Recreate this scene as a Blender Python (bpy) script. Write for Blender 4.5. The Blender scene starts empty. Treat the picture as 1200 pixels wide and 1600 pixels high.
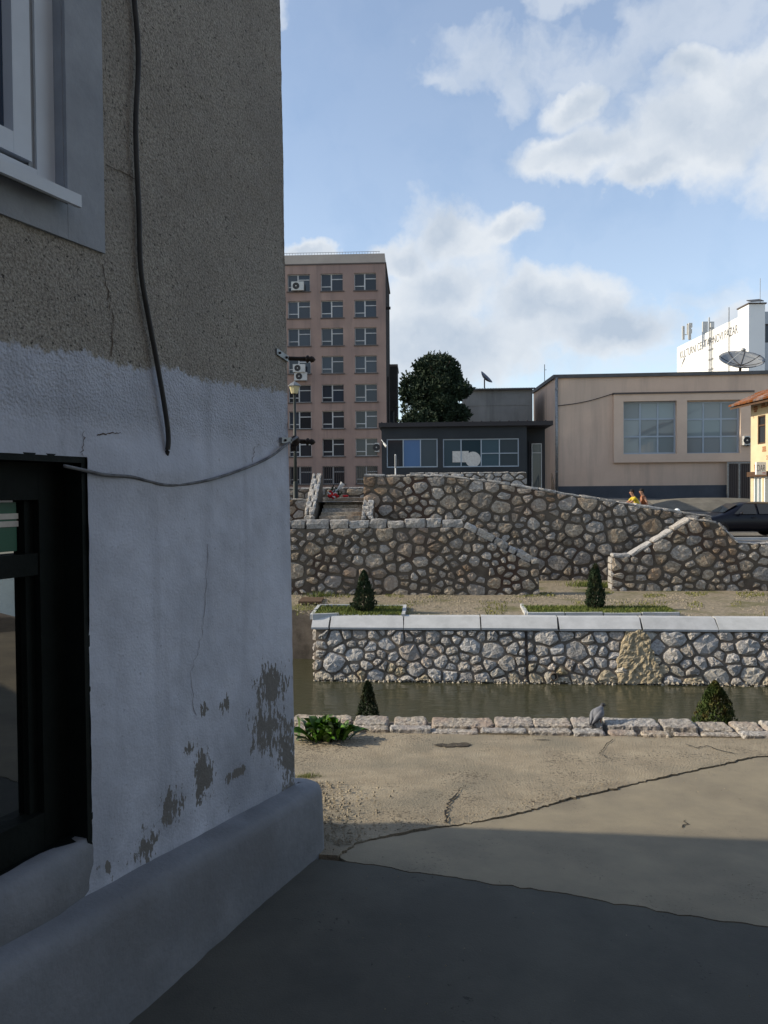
import bpy, bmesh, math, random
from mathutils import Vector, Matrix, noise
from mathutils.geometry import delaunay_2d_cdt
R = math.radians
random.seed(7)
scene = bpy.context.scene
COL = scene.collection

# ------------------------------------------------------------------ camera
EYE = 1.75; FPX = 1200.0
cam_d = bpy.data.cameras.new('camera'); cam = bpy.data.objects.new('camera', cam_d); COL.objects.link(cam)
cam_d.sensor_fit = 'VERTICAL'; cam_d.sensor_height = 36.0; cam_d.lens = 36.0 * FPX / 1600.0
cam_d.clip_start = 0.05; cam_d.clip_end = 3000
PITCH = math.atan(29 / FPX); ROLL = R(0.45)
CM = Matrix.Rotation(R(90) - PITCH, 3, 'X') @ Matrix.Rotation(-ROLL, 3, 'Z')
cam.matrix_world = Matrix.Translation((0, 0, EYE)) @ CM.to_4x4()
scene.camera = cam
EYEV = Vector((0, 0, EYE))
def ray(px, py):
    return CM @ Vector(((px - 600) / FPX, -(py - 800) / FPX, -1.0))
def at_y(px, py, y):
    r = ray(px, py); return EYEV + r * (y / r.y)
def at_z(px, py, z):
    r = ray(px, py); return EYEV + r * ((z - EYE) / r.z)

# ------------------------------------------------------------------ sky, sun, exposure
SUN_EL = 27.0; SUN_S = 0.03            # sun stands to the left, a touch ahead of the camera
sv = Vector((-1, SUN_S, 0)).normalized() * math.cos(R(SUN_EL)); sv.z = math.sin(R(SUN_EL))
w = bpy.data.worlds.new('World'); scene.world = w; w.use_nodes = True
w.cycles.sampling_method = 'MANUAL'; w.cycles.sample_map_resolution = 256
nt = w.node_tree; nt.nodes.clear()
def N(t, **kw):
    n = nt.nodes.new(t)
    for k, v in kw.items(): setattr(n, k, v)
    return n
def L(a, b): nt.links.new(a, b)
SKY_S = 0.15; EXPO = 0.58; EK = 2 ** EXPO
out = N('ShaderNodeOutputWorld'); bg = N('ShaderNodeBackground'); bg.inputs[1].default_value = SKY_S
L(bg.outputs[0], out.inputs[0])
sky = N('ShaderNodeTexSky', sky_type='NISHITA'); sky.sun_disc = False
sky.sun_elevation = R(SUN_EL); sky.sun_rotation = math.atan2(sv.x, sv.y)
sky.air_density = 1.0; sky.dust_density = 0.7; sky.ozone_density = 1.0; sky.altitude = 500
tc = N('ShaderNodeTexCoord'); D = tc.outputs['Generated']
def vm(op, a, b=None, s=None):
    n = N('ShaderNodeVectorMath', operation=op)
    for i, x in enumerate((a, b)):
        if x is None: continue
        if isinstance(x, (tuple, list, Vector)): n.inputs[i].default_value = tuple(x)
        else: L(x, n.inputs[i])
    if s is not None: n.inputs['Scale'].default_value = s
    return n.outputs['Value'] if op in ('LENGTH', 'DISTANCE', 'DOT_PRODUCT') else n.outputs[0]
def mt(op, a, b=None, c=None, clamp=False):
    n = N('ShaderNodeMath', operation=op, use_clamp=clamp)
    for i, x in enumerate((a, b, c)):
        if x is None: continue
        if isinstance(x, (int, float)): n.inputs[i].default_value = x
        else: L(x, n.inputs[i])
    return n.outputs[0]
def sm(v, a, b, c=0.0, d=1.0):
    n = N('ShaderNodeMapRange', interpolation_type='SMOOTHSTEP'); L(v, n.inputs[0])
    for i, x in enumerate((a, b, c, d)): n.inputs[i + 1].default_value = x
    return n.outputs[0]
def nz(v, scale, detail=6, rough=0.55, col=False):
    n = N('ShaderNodeTexNoise'); L(v, n.inputs['Vector']); n.inputs['Scale'].default_value = scale
    n.inputs['Detail'].default_value = detail; n.inputs['Roughness'].default_value = rough
    return n.outputs['Color'] if col else n.outputs['Fac']
Dn = vm('NORMALIZE', D)
w1 = vm('SCALE', vm('SUBTRACT', nz(Dn, 7, 5, 0.6, True), (.5, .5, .5)), None, 0.075)
w2 = vm('SCALE', vm('SUBTRACT', nz(Dn, 26, 4, 0.6, True), (.5, .5, .5)), None, 0.035)
DW = vm('ADD', vm('ADD', Dn, w1), w2)
def blobs(lst):
    acc = None
    for (px, py, rx, rz) in lst:
        c = ray(px, py).normalized()
        q = vm('MULTIPLY', vm('SUBTRACT', DW, tuple(c)), (FPX / rx * 1.0, FPX / rx, FPX / rz))
        v = mt('SUBTRACT', 1.0, vm('LENGTH', q))
        acc = v if acc is None else mt('SMOOTH_MAX', acc, v, 0.25)
    return acc
thick = blobs([(700, 365, 120, 78), (800, 350, 70, 34), (620, 400, 85, 50), (690, 455, 170, 95), (860, 480, 170, 72), (740, 540, 230, 90), (650, 540, 160, 100),
               (960, 520, 170, 60), (1080, 205, 200, 95), (900, 232, 150, 48), (1080, 112, 70, 45), (1180, 140, 100, 80), (1010, 270, 110, 30), (900, 160, 80, 40),
               (478, 398, 60, 22), (1190, 500, 120, 50), (1320, 240, 160, 90)])
thin = blobs([(735, 90, 90, 75), (800, 150, 60, 60), (930, 110, 160, 90), (1080, 30, 180, 70), (870, 0, 120, 26), (700, 130, 60, 20), (435, 10, 30, 22),
              (1120, 470, 160, 60), (880, 560, 420, 90), (1250, 80, 160, 160)])
fb = nz(DW, 10, 5, 0.55)
fbl = nz(DW, 14, 4, 0.6)
gen = mt('MULTIPLY', sm(nz(Dn, 3.2, 3, 0.5), 0.5, 0.75), sm(vm('DOT_PRODUCT', Dn, (0, 1, 0)), 0.62, 0.45))
dens = mt('ADD', thick, mt('MULTIPLY', mt('SUBTRACT', fb, 0.5), 0.9))
a1 = mt('MULTIPLY', sm(dens, 0.0, 0.6), 0.96)
a2 = mt('MULTIPLY', sm(mt('ADD', thin, mt('MULTIPLY', mt('SUBTRACT', fbl, 0.5), 1.6)), 0.0, 0.85), 0.6)
a3 = mt('MULTIPLY', sm(mt('ADD', gen, mt('MULTIPLY', mt('SUBTRACT', fb, 0.5), 1.0)), 0.25, 0.8), 0.85)
veil = mt('ADD', mt('MULTIPLY', sm(vm('DOT_PRODUCT', Dn, (0, 0, 1)), 0.5, 0.0), 0.24), 0.18)      # thin high haze
alpha = mt('MAXIMUM', mt('MAXIMUM', mt('MAXIMUM', a1, a2), a3), veil)
off = vm('ADD', DW, tuple(sv * 0.03 + Vector((0, 0, 0.022))))
fb_o = nz(off, 10, 5, 0.55)
rel = mt('MULTIPLY', mt('SUBTRACT', fb, fb_o), 1.9)
lit = mt('ADD', mt('ADD', rel, 0.62), sm(dens, 0.3, 0.95, 0.34, -0.42), clamp=True)
mixc = N('ShaderNodeMix', data_type='RGBA'); L(lit, mixc.inputs['Factor'])
CG = tuple(x / EK for x in (0.50, 0.585, 0.70)); CW = tuple(x / EK for x in (0.80, 0.845, 0.895))
mixc.inputs['A'].default_value = tuple(x / SKY_S for x in CG) + (1,)
mixc.inputs['B'].default_value = tuple(x / SKY_S for x in CW) + (1,)
mixs = N('ShaderNodeMix', data_type='RGBA'); L(alpha, mixs.inputs['Factor'])
L(sky.outputs[0], mixs.inputs['A']); L(mixc.outputs['Result'], mixs.inputs['B'])
L(mixs.outputs['Result'], bg.inputs[0])

sun_d = bpy.data.lights.new('sun', 'SUN'); sun_d.energy = 3.6; sun_d.angle = R(0.53); sun_d.color = (1.0, 0.885, 0.70)
sun = bpy.data.objects.new('sun', sun_d); COL.objects.link(sun)
sun.rotation_euler = sv.to_track_quat('Z', 'Y').to_euler(); sun.location = (-20, 2, 30)
scene.view_settings.view_transform = 'Standard'; scene.view_settings.look = 'None'
scene.view_settings.exposure = EXPO; scene.view_settings.gamma = 1.0
scene.render.engine = 'CYCLES'
scene.cycles.max_bounces = 6; scene.cycles.diffuse_bounces = 3; scene.cycles.glossy_bounces = 3; scene.cycles.transmission_bounces = 2

# ------------------------------------------------------------------ materials
def new_mat(name):
    m = bpy.data.materials.new(name); m.use_nodes = True
    t = m.node_tree; b = t.nodes['Principled BSDF']
    return m, t, b
def pm(name, c1, c2=None, scale=4.0, detail=5, rough=0.85, bump=0.0, bscale=30.0, metal=0.0, rnd=0.0, c3=None, sc3=1.2, bdist=0.02, lo=0.35, hi=0.65, spec=0.3, spots=None, streak=None):
    """noise mix of two colours (+ large patches of a third), optional bump and per-object value variation"""
    m, t, b = new_mat(name); n = t.nodes; l = t.links
    b.inputs['Roughness'].default_value = rough; b.inputs['Metallic'].default_value = metal
    b.inputs['Specular IOR Level'].default_value = spec
    c1 = tuple(c1) + (1,); c2 = tuple(c2) + (1,) if c2 else None
    g = n.new('ShaderNodeNewGeometry'); vec = g.outputs['Position']
    col = None
    if c2:
        tx = n.new('ShaderNodeTexNoise'); tx.inputs['Scale'].default_value = scale; tx.inputs['Detail'].default_value = detail; tx.inputs['Roughness'].default_value = 0.65
        l.new(vec, tx.inputs['Vector'])
        mr = n.new('ShaderNodeMapRange'); mr.inputs[1].default_value = lo; mr.inputs[2].default_value = hi; l.new(tx.outputs['Fac'], mr.inputs[0])
        mx = n.new('ShaderNodeMix'); mx.data_type = 'RGBA'; l.new(mr.outputs[0], mx.inputs['Factor'])
        mx.inputs['A'].default_value = c1; mx.inputs['B'].default_value = c2; col = mx.outputs['Result']
        if c3:
            tx = n.new('ShaderNodeTexNoise'); tx.inputs['Scale'].default_value = sc3; tx.inputs['Detail'].default_value = 6; l.new(vec, tx.inputs['Vector'])
            mr = n.new('ShaderNodeMapRange'); mr.inputs[1].default_value = 0.5; mr.inputs[2].default_value = 0.66; l.new(tx.outputs['Fac'], mr.inputs[0])
            mx = n.new('ShaderNodeMix'); mx.data_type = 'RGBA'; l.new(mr.outputs[0], mx.inputs['Factor'])
            l.new(col, mx.inputs['A']); mx.inputs['B'].default_value = tuple(c3) + (1,); col = mx.outputs['Result']
    if streak:
        mp = n.new('ShaderNodeMapping'); mp.inputs['Scale'].default_value = (1, 1, .09); l.new(vec, mp.inputs[0])
        tx = n.new('ShaderNodeTexNoise'); tx.inputs['Scale'].default_value = streak[0]; tx.inputs['Detail'].default_value = 4; tx.inputs['Roughness'].default_value = .65; l.new(mp.outputs[0], tx.inputs['Vector'])
        mr = n.new('ShaderNodeMapRange'); mr.inputs[1].default_value = .48; mr.inputs[2].default_value = .75; mr.inputs[4].default_value = streak[1]; l.new(tx.outputs['Fac'], mr.inputs[0])
        mx = n.new('ShaderNodeMix'); mx.data_type = 'RGBA'; l.new(mr.outputs[0], mx.inputs['Factor']); l.new(col, mx.inputs['A']); mx.inputs['B'].default_value = streak[2] + (1,); col = mx.outputs['Result']
    if spots:
        tx = n.new('ShaderNodeTexNoise'); tx.inputs['Scale'].default_value = spots[0]; tx.inputs['Detail'].default_value = 4; tx.inputs['Roughness'].default_value = .7; l.new(vec, tx.inputs['Vector'])
        t2 = n.new('ShaderNodeTexNoise'); t2.inputs['Scale'].default_value = 2.2; t2.inputs['Detail'].default_value = 3; l.new(vec, t2.inputs['Vector'])
        ad = n.new('ShaderNodeMath'); ad.operation = 'MULTIPLY_ADD'; l.new(t2.outputs['Fac'], ad.inputs[0]); ad.inputs[1].default_value = .5; l.new(tx.outputs['Fac'], ad.inputs[2])
        mr = n.new('ShaderNodeMapRange'); mr.inputs[1].default_value = spots[1]; mr.inputs[2].default_value = spots[1] + .05; l.new(ad.outputs[0], mr.inputs[0])
        mx = n.new('ShaderNodeMix'); mx.data_type = 'RGBA'; l.new(mr.outputs[0], mx.inputs['Factor']); l.new(col, mx.inputs['A']); mx.inputs['B'].default_value = spots[2] + (1,); col = mx.outputs['Result']
    if rnd:
        oi = n.new('ShaderNodeObjectInfo')
        mr = n.new('ShaderNodeMapRange'); mr.inputs[3].default_value = 1 - rnd; mr.inputs[4].default_value = 1 + rnd; l.new(oi.outputs['Random'], mr.inputs[0])
        hs = n.new('ShaderNodeHueSaturation'); l.new(mr.outputs[0], hs.inputs['Value'])
        wn = n.new('ShaderNodeTexWhiteNoise'); wn.noise_dimensions = '1D'; l.new(oi.outputs['Random'], wn.inputs['W'])
        mr2 = n.new('ShaderNodeMapRange'); mr2.inputs[3].default_value = 0.55; mr2.inputs[4].default_value = 1.5; l.new(wn.outputs['Value'], mr2.inputs[0]); l.new(mr2.outputs[0], hs.inputs['Saturation'])
        if col: l.new(col, hs.inputs['Color'])
        else: hs.inputs['Color'].default_value = c1
        col = hs.outputs['Color']
    if col: l.new(col, b.inputs['Base Color'])
    else: b.inputs['Base Color'].default_value = c1
    if bump:
        tx = n.new('ShaderNodeTexNoise'); tx.inputs['Scale'].default_value = bscale; tx.inputs['Detail'].default_value = 6; tx.inputs['Roughness'].default_value = 0.65; l.new(vec, tx.inputs['Vector'])
        bp = n.new('ShaderNodeBump'); bp.inputs['Strength'].default_value = bump; bp.inputs['Distance'].default_value = bdist
        l.new(tx.outputs['Fac'], bp.inputs['Height']); l.new(bp.outputs[0], b.inputs['Normal'])
    return m
M = {}
M['stone_light'] = pm('stone_light', (.58, .545, .50), (.29, .27, .245), 17, 4, .95, 1.0, 26, rnd=.2, c3=(.44, .38, .33), sc3=.8, bdist=.06)
M['stone_tan'] = pm('stone_tan', (.58, .51, .40), (.33, .285, .215), 15, 4, .95, 1.0, 26, rnd=.2, bdist=.05)
M['stone_brown'] = pm('stone_brown', (.40, .355, .30), (.20, .17, .14), 13, 4, .95, 1.0, 22, rnd=.3, c3=(.25, .19, .145), sc3=.7, bdist=.05)
M['stone_cap'] = pm('stone_cap', (.46, .435, .40), (.24, .22, .20), 14, 4, .95, .9, 24, rnd=.15, bdist=.04)
M['stone_near'] = pm('stone_near', (.58, .535, .475), (.25, .22, .19), 38, 5, .95, 1.0, 55, rnd=.08, c3=(.36, .30, .26), sc3=4, bdist=.025, lo=.36, hi=.60)
M['mortar_light'] = pm('mortar_light', (.23, .19, .15), (.12, .098, .075), 3, 6, .95, .6, 30)
M['mortar_dark'] = pm('mortar_dark', (.135, .11, .085), (.08, .065, .05), 3, 6, .95, .5, 25, c3=(.075, .045, .032), sc3=.6)
M['concrete_cap'] = pm('concrete_cap', (.50, .50, .49), (.40, .40, .39), 2.5, 7, .85, .25, 25, rnd=.05)
M['pave_old'] = pm('pave_old', (.36, .305, .22), (.27, .225, .16), 5, 8, .95, .8, 70, c3=(.24, .21, .155), sc3=1.7, bdist=.02, spots=(42, .85, (.13, .108, .078)))
M['pave_new'] = pm('pave_new', (.275, .235, .165), (.215, .185, .135), 3, 8, .9, .3, 90, c3=(.18, .155, .115), sc3=1.1, bdist=.008, spots=(60, .90, (.15, .128, .095)))
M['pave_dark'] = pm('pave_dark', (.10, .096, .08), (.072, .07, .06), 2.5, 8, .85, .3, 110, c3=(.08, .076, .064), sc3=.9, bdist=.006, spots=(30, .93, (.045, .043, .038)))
M['earth'] = pm('earth', (.09, .075, .055), (.05, .042, .032), 6, 6, .95, .8, 30)
M['crack'] = pm('crack', (.022, .02, .018), rough=.95)
M['gravel'] = pm('gravel', (.36, .30, .215), (.17, .14, .095), 9, 9, .95, 1.0, 35, c3=(.13, .125, .05), sc3=.75, bdist=.04)
M['terrain'] = pm('terrain', (.20, .185, .155), (.13, .12, .10), 1.2, 7, .95, .3, 12, c3=(.12, .11, .06), sc3=.3)
M['asphalt'] = pm('asphalt', (.17, .16, .145), (.12, .115, .105), 1.0, 7, .9, .2, 40)
M['plinth'] = pm('plinth', (.24, .25, .27), (.17, .18, .195), 3, 8, .9, .35, 40, c3=(.17, .175, .185), sc3=2.2, bdist=.012, spots=(70, .955, (.13, .135, .145)))
M['black_paint'] = pm('black_paint', (.0045, .007, .006), (.008, .011, .010), 6, 4, .6, .2, 30, spec=.12)
M['white_pvc'] = pm('white_pvc', (.62, .66, .70), (.55, .58, .62), 3, 4, .4)
M['grey_pvc'] = pm('grey_pvc', (.30, .32, .34), rough=.5)
M['trim_plaster'] = pm('trim_plaster', (.34, .365, .40), (.25, .27, .30), 3.5, 6, .85, .2, 30)
M['cable'] = pm('cable', (.028, .027, .026), (.045, .043, .04), 12, rough=.6)
M['cable_paint'] = pm('cable_paint', (.20, .205, .215), (.08, .08, .085), 14, rough=.7)
M['iron'] = pm('iron', (.03, .026, .024), (.06, .045, .035), 20, rough=.65, metal=.4)
M['galv'] = pm('galv', (.30, .31, .31), (.2, .2, .2), 10, rough=.5, metal=.6)
M['pink'] = pm('pink', (.64, .475, .36), (.57, .42, .32), .6, 7, .92, .2, 20, c3=(.53, .41, .32), sc3=.18, streak=(1.6, .55, (.36, .28, .225)))
M['pink_trim'] = pm('pink_trim', (.63, .48, .37), (.57, .43, .33), 1, 5, .9)
M['navy_band'] = pm('navy_band', (.075, .085, .10), (.055, .062, .075), .8, 6, .85)
M['office'] = pm('office', (.33, .235, .195), (.27, .19, .16), .35, 6, .92, c3=(.25, .18, .16), sc3=.12, streak=(1.3, .7, (.17, .13, .115)))
M['office_cap'] = pm('office_cap', (.40, .355, .31), (.34, .30, .265), .4, 6, .9)
M['office_side'] = pm('office_side', (.04, .037, .037), (.028, .027, .028), .5, 5, .95, spec=.02)  # office flank's shade is put into this near-black colour
M['sill_dark'] = pm('sill_dark', (.09, .075, .07), rough=.8)
M['frame_white'] = pm('frame_white', (.50, .50, .49), (.42, .42, .41), 2, rough=.6, rnd=.12)
M['frame_blue'] = pm('frame_blue', (.36, .41, .46), (.32, .37, .42), 2, rough=.5)
def glass(name, c, rnd=.0, rough=.06, spec=.5):
    m = pm(name, c, rough=rough, rnd=rnd, spec=spec); return m
M['glass_office'] = glass('glass_office', (.028, .033, .04), .5)
M['glass_pink'] = glass('glass_pink', (.23, .265, .27), .25, .04)
M['glass_kiosk'] = glass('glass_kiosk', (.06, .08, .09), .4)
M['glass_blue'] = glass('glass_blue', (.10, .17, .30), .1)
M['glass_dark'] = glass('glass_dark', (.004, .005, .005), 0, .01, .7)
M['glass_dark'].node_tree.nodes['Principled BSDF'].inputs['IOR'].default_value = 2.4
M['glass_upper'] = glass('glass_upper', (.03, .05, .09), 0, .01, .9)
M['kiosk'] = pm('kiosk', (.022, .026, .03), (.03, .034, .038), .8, 5, .7)
M['kiosk_roof'] = pm('kiosk_roof', (.03, .028, .03), rough=.7)
M['shed'] = pm('shed', (.26, .255, .24), (.20, .195, .185), .5, 7, .9, c3=(.18, .17, .16), sc3=.3, streak=(1.6, .6, (.12, .115, .11)))
M['tin'] = pm('tin', (.10, .10, .105), (.07, .07, .07), 1, rough=.6, metal=.3)
M['dish_dark'] = pm('dish_dark', (.10, .11, .14), rough=.55)
M['dish_grey'] = pm('dish_grey', (.24, .25, .26), (.2, .21, .22), 2, rough=.6)
M['white_wall'] = pm('white_wall', (.80, .80, .78), (.76, .76, .745), .3, 5, .85)
M['grey_wall'] = pm('grey_wall', (.42, .45, .48), rough=.8)
M['letter'] = pm('letter', (.12, .12, .12), rough=.6)
M['cream'] = pm('cream', (.66, .55, .36), (.58, .47, .30), 1.2, 6, .9, .2, 15)
M['brick_patch'] = pm('brick_patch', (.38, .17, .08), (.28, .12, .06), 6, rough=.9)
M['roof_tile'] = pm('roof_tile', (.27, .13, .08), (.17, .09, .06), 5, rough=.9, rnd=.25)
M['wood'] = pm('wood', (.10, .055, .03), (.07, .04, .025), 6, rough=.7)
M['sign_white'] = pm('sign_white', (.78, .78, .76), rough=.5)
M['ac_white'] = pm('ac_white', (.50, .50, .48), (.44, .44, .42), 2, rough=.6)
M['ac_dark'] = pm('ac_dark', (.03, .03, .03), rough=.6)
M['thuja'] = pm('thuja', (.030, .055, .012), (.07, .10, .022), 18, 3, .8, c3=(.10, .075, .02), sc3=9)
M['thuja_dark'] = pm('thuja_dark', (.014, .03, .012), (.03, .05, .018), 14, 3, .85, c3=(.05, .05, .02), sc3=7)
M['leaf_dark'] = pm('leaf_dark', (.010, .022, .011), (.024, .042, .018), 2.5, 4, .7)
M['bark'] = pm('bark', (.08, .06, .045), (.05, .038, .03), 10, rough=.95, bump=.6)
M['weed'] = pm('weed', (.045, .10, .018), (.09, .17, .035), 14, 4, .55, rnd=.25)
M['grass'] = pm('grass', (.075, .115, .02), (.16, .17, .04), 3, 5, .8)
M['grass_dry'] = pm('grass_dry', (.21, .20, .05), (.12, .13, .035), 4, 5, .85)
M['car'] = pm('car', (.004, .005, .011), rough=.28, spec=.28)
M['car_glass'] = glass('car_glass', (.012, .014, .018), 0, .03, .6)
M['rubber'] = pm('rubber', (.012, .012, .012), rough=.85)
M['rim'] = pm('rim', (.45, .45, .46), rough=.35, metal=.7)
M['skin'] = pm('skin', (.42, .23, .15), (.38, .20, .13), 20, rough=.6)
M['hair'] = pm('hair', (.012, .01, .009), rough=.7)
M['tee_yellow'] = pm('tee_yellow', (.62, .47, .05), (.54, .40, .04), 12, rough=.9)
M['vest_orange'] = pm('vest_orange', (.33, .11, .045), (.27, .09, .04), 12, rough=.9)
M['denim'] = pm('denim', (.03, .04, .07), (.045, .055, .09), 15, rough=.9)
M['red'] = pm('red', (.55, .02, .02), (.40, .012, .015), 20, rough=.7)
M['wrap'] = pm('wrap', (.62, .60, .55), (.5, .46, .42), 12, rough=.4)
M['lamp_glass'] = pm('lamp_glass', (.50, .44, .26), (.45, .40, .24), 5, rough=.35)
M['lamp_iron'] = pm('lamp_iron', (.02, .025, .022), rough=.5)
M['pigeon_body'] = pm('pigeon_body', (.14, .145, .165), (.19, .195, .215), 40, rough=.7)
M['pigeon_dark'] = pm('pigeon_dark', (.035, .038, .045), (.06, .06, .07), 40, rough=.6)
M['pigeon_leg'] = pm('pigeon_leg', (.35, .10, .08), rough=.7)
M['pane_green'] = pm('pane_green', (.01, .10, .055), rough=.4)
M['board'] = pm('board', (.12, .075, .045), (.08, .05, .03), 8, rough=.9)
# water
m, t, b = new_mat('water'); M['water'] = m
b.inputs['Base Color'].default_value = (.05, .049, .028, 1); b.inputs['Roughness'].default_value = .12; b.inputs['IOR'].default_value = 1.33
g = t.nodes.new('ShaderNodeNewGeometry'); mp = t.nodes.new('ShaderNodeMapping'); mp.inputs['Scale'].default_value = (1.0, 2.2, 1); t.links.new(g.outputs['Position'], mp.inputs[0])
tx = t.nodes.new('ShaderNodeTexNoise'); tx.inputs['Scale'].default_value = 2.2; tx.inputs['Detail'].default_value = 5; tx.inputs['Distortion'].default_value = .6; t.links.new(mp.outputs[0], tx.inputs['Vector'])
bp = t.nodes.new('ShaderNodeBump'); bp.inputs['Strength'].default_value = .4; bp.inputs['Distance'].default_value = .04
t.links.new(tx.outputs['Fac'], bp.inputs['Height']); t.links.new(bp.outputs[0], b.inputs['Normal'])

# ------------------------------------------------------------------ object helpers
WO = {}                                     # world origin of every object
def link(o, parent, origin):
    COL.objects.link(o)
    if parent is not None:
        o.parent = parent; o.location = origin - WO[parent]
    else: o.location = origin
    WO[o] = origin
    return o
def tag(o, label=None, cat=None, group=None, kind=None):
    for k, v in (('label', label), ('category', cat), ('group', group), ('kind', kind)):
        if v: o[k] = v
    return o
def thing(name, origin, label, cat, group=None):
    o = bpy.data.objects.new(name, None); o.empty_display_size = .2
    link(o, None, Vector(origin)); return tag(o, label, cat, group)
def mk(name, verts, faces, mat, parent=None, smooth=False, origin=None):
    vs = [Vector(v) for v in verts]
    if origin is None:
        lo = Vector((min(v.x for v in vs), min(v.y for v in vs), min(v.z for v in vs)))
        hi = Vector((max(v.x for v in vs), max(v.y for v in vs), max(v.z for v in vs)))
        origin = (lo + hi) / 2
    me = bpy.data.meshes.new(name)
    me.from_pydata([tuple(v - origin) for v in vs], [], faces); me.update()
    if smooth: me.polygons.foreach_set('use_smooth', [True] * len(me.polygons))
    me.materials.append(M[mat] if isinstance(mat, str) else mat)
    return link(bpy.data.objects.new(name, me), parent, origin)
def kids(o): return [c for c in list(COL.objects) if c.parent is o]
def copy_tree(o, delta, parent=None):
    c = o.copy(); COL.objects.link(c)
    if parent is not None: c.parent = parent
    WO[c] = WO[o] + delta
    c.location = WO[c] - (WO[c.parent] if c.parent else Vector())
    for k in kids(o):
        d = k.copy(); COL.objects.link(d); d.parent = c; WO[d] = WO[k] + delta
        for q in kids(k):
            e = q.copy(); COL.objects.link(e); e.parent = d; WO[e] = WO[q] + delta
    return c
class G:
    """collects shapes into one mesh"""
    def __init__(s): s.v = []; s.f = []
    def add(s, v, f):
        n = len(s.v); s.v += [Vector(x) for x in v]; s.f += [tuple(i + n for i in q) for q in f]; return s
    def box(s, p, q):
        (x0, y0, z0), (x1, y1, z1) = p, q
        return s.add([(x0, y0, z0), (x1, y0, z0), (x1, y1, z0), (x0, y1, z0), (x0, y0, z1), (x1, y0, z1), (x1, y1, z1), (x0, y1, z1)],
                     [(0, 3, 2, 1), (4, 5, 6, 7), (0, 1, 5, 4), (1, 2, 6, 5), (2, 3, 7, 6), (3, 0, 4, 7)])
    def fbox(s, F, s0, s1, d0, d1, z0, z1):
        c = [F.p(a, d, z) for z in (z0, z1) for (a, d) in ((s0, d0), (s1, d0), (s1, d1), (s0, d1))]
        return s.add(c, [(0, 1, 2, 3), (7, 6, 5, 4), (4, 5, 1, 0), (5, 6, 2, 1), (6, 7, 3, 2), (7, 4, 0, 3)])
    def tube(s, pts, r, n=8, cap=True):
        pts = [Vector(p) for p in pts]; rs = r if isinstance(r, (list, tuple)) else [r] * len(pts)
        rings = []; up = None
        for i, p in enumerate(pts):
            d = (pts[min(i + 1, len(pts) - 1)] - pts[max(i - 1, 0)]).normalized()
            a = Vector((0, 0, 1)) if abs(d.z) < .9 else Vector((1, 0, 0))
            e1 = d.cross(a).normalized(); e2 = d.cross(e1).normalized()
            rings.append([p + (e1 * math.cos(2 * math.pi * k / n) + e2 * math.sin(2 * math.pi * k / n)) * rs[i] for k in range(n)])
        v = [q for ring in rings for q in ring]
        f = [(i * n + k, i * n + (k + 1) % n, (i + 1) * n + (k + 1) % n, (i + 1) * n + k) for i in range(len(pts) - 1) for k in range(n)]
        if cap: f += [tuple(range(n - 1, -1, -1)), tuple((len(pts) - 1) * n + k for k in range(n))]
        return s.add(v, f)
    def lathe(s, base, prof, n=12, axis=(0, 0, 1)):
        ax = Vector(axis).normalized(); a = Vector((0, 0, 1)) if abs(ax.z) < .9 else Vector((1, 0, 0))
        e1 = ax.cross(a).normalized(); e2 = ax.cross(e1); base = Vector(base)
        v = [base + ax * h + (e1 * math.cos(2 * math.pi * k / n) + e2 * math.sin(2 * math.pi * k / n)) * r for (r, h) in prof for k in range(n)]
        f = [(i * n + k, i * n + (k + 1) % n, (i + 1) * n + (k + 1) % n, (i + 1) * n + k) for i in range(len(prof) - 1) for k in range(n)]
        f += [tuple(range(n - 1, -1, -1)), tuple((len(prof) - 1) * n + k for k in range(n))]
        return s.add(v, f)
    def prism(s, F, poly, d0, d1):
        """polygon (s,z) in frame F, extruded from depth d0 (front) to d1 (back)"""
        n = len(poly)
        v = [F.p(a, d0, z) for a, z in poly] + [F.p(a, d1, z) for a, z in poly]
        return s.add(v, [tuple(range(n)), tuple(range(2 * n - 1, n - 1, -1))] + [((i + 1) % n, i, n + i, n + (i + 1) % n) for i in range(n)])
    def ball(s, c, r, n=10, sq=(1, 1, 1)):
        c = Vector(c); prof = []
        v = []; f = []
        m_ = max(4, n // 2)
        for i in range(m_ + 1):
            th = math.pi * i / m_
            for k in range(n):
                ph = 2 * math.pi * k / n
                v.append(c + Vector((math.sin(th) * math.cos(ph) * sq[0], math.sin(th) * math.sin(ph) * sq[1], math.cos(th) * sq[2])) * r)
        for i in range(m_):
            for k in range(n): f.append((i * n + k, (i + 1) * n + k, (i + 1) * n + (k + 1) % n, i * n + (k + 1) % n))
        return s.add(v, f)
    def build(s, name, mat, parent=None, smooth=False, origin=None): return mk(name, s.v, s.f, mat, parent, smooth, origin)
class Fr:
    """vertical facade plane: U along it (to the right), outward normal NN towards the viewer"""
    def __init__(s, x, y, a):
        s.o = Vector((x, y, 0)); s.U = Vector((math.cos(R(a)), -math.sin(R(a)), 0)); s.NN = Vector((-math.sin(R(a)), -math.cos(R(a)), 0))
    def p(s, a, d, z): return s.o + s.U * a + s.NN * d + Vector((0, 0, z))
    def hit(s, px, py, d=0.0):
        r = ray(px, py); q = s.o + s.NN * d
        t_ = (q - EYEV).dot(s.NN) / r.dot(s.NN); P = EYEV + r * t_
        return (P - s.o).dot(s.U), P.z
    def sx(s, px, py=771, d=0.0): return s.hit(px, py, d)[0]
    def zy(s, px, py, d=0.0): return s.hit(px, py, d)[1]
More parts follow.
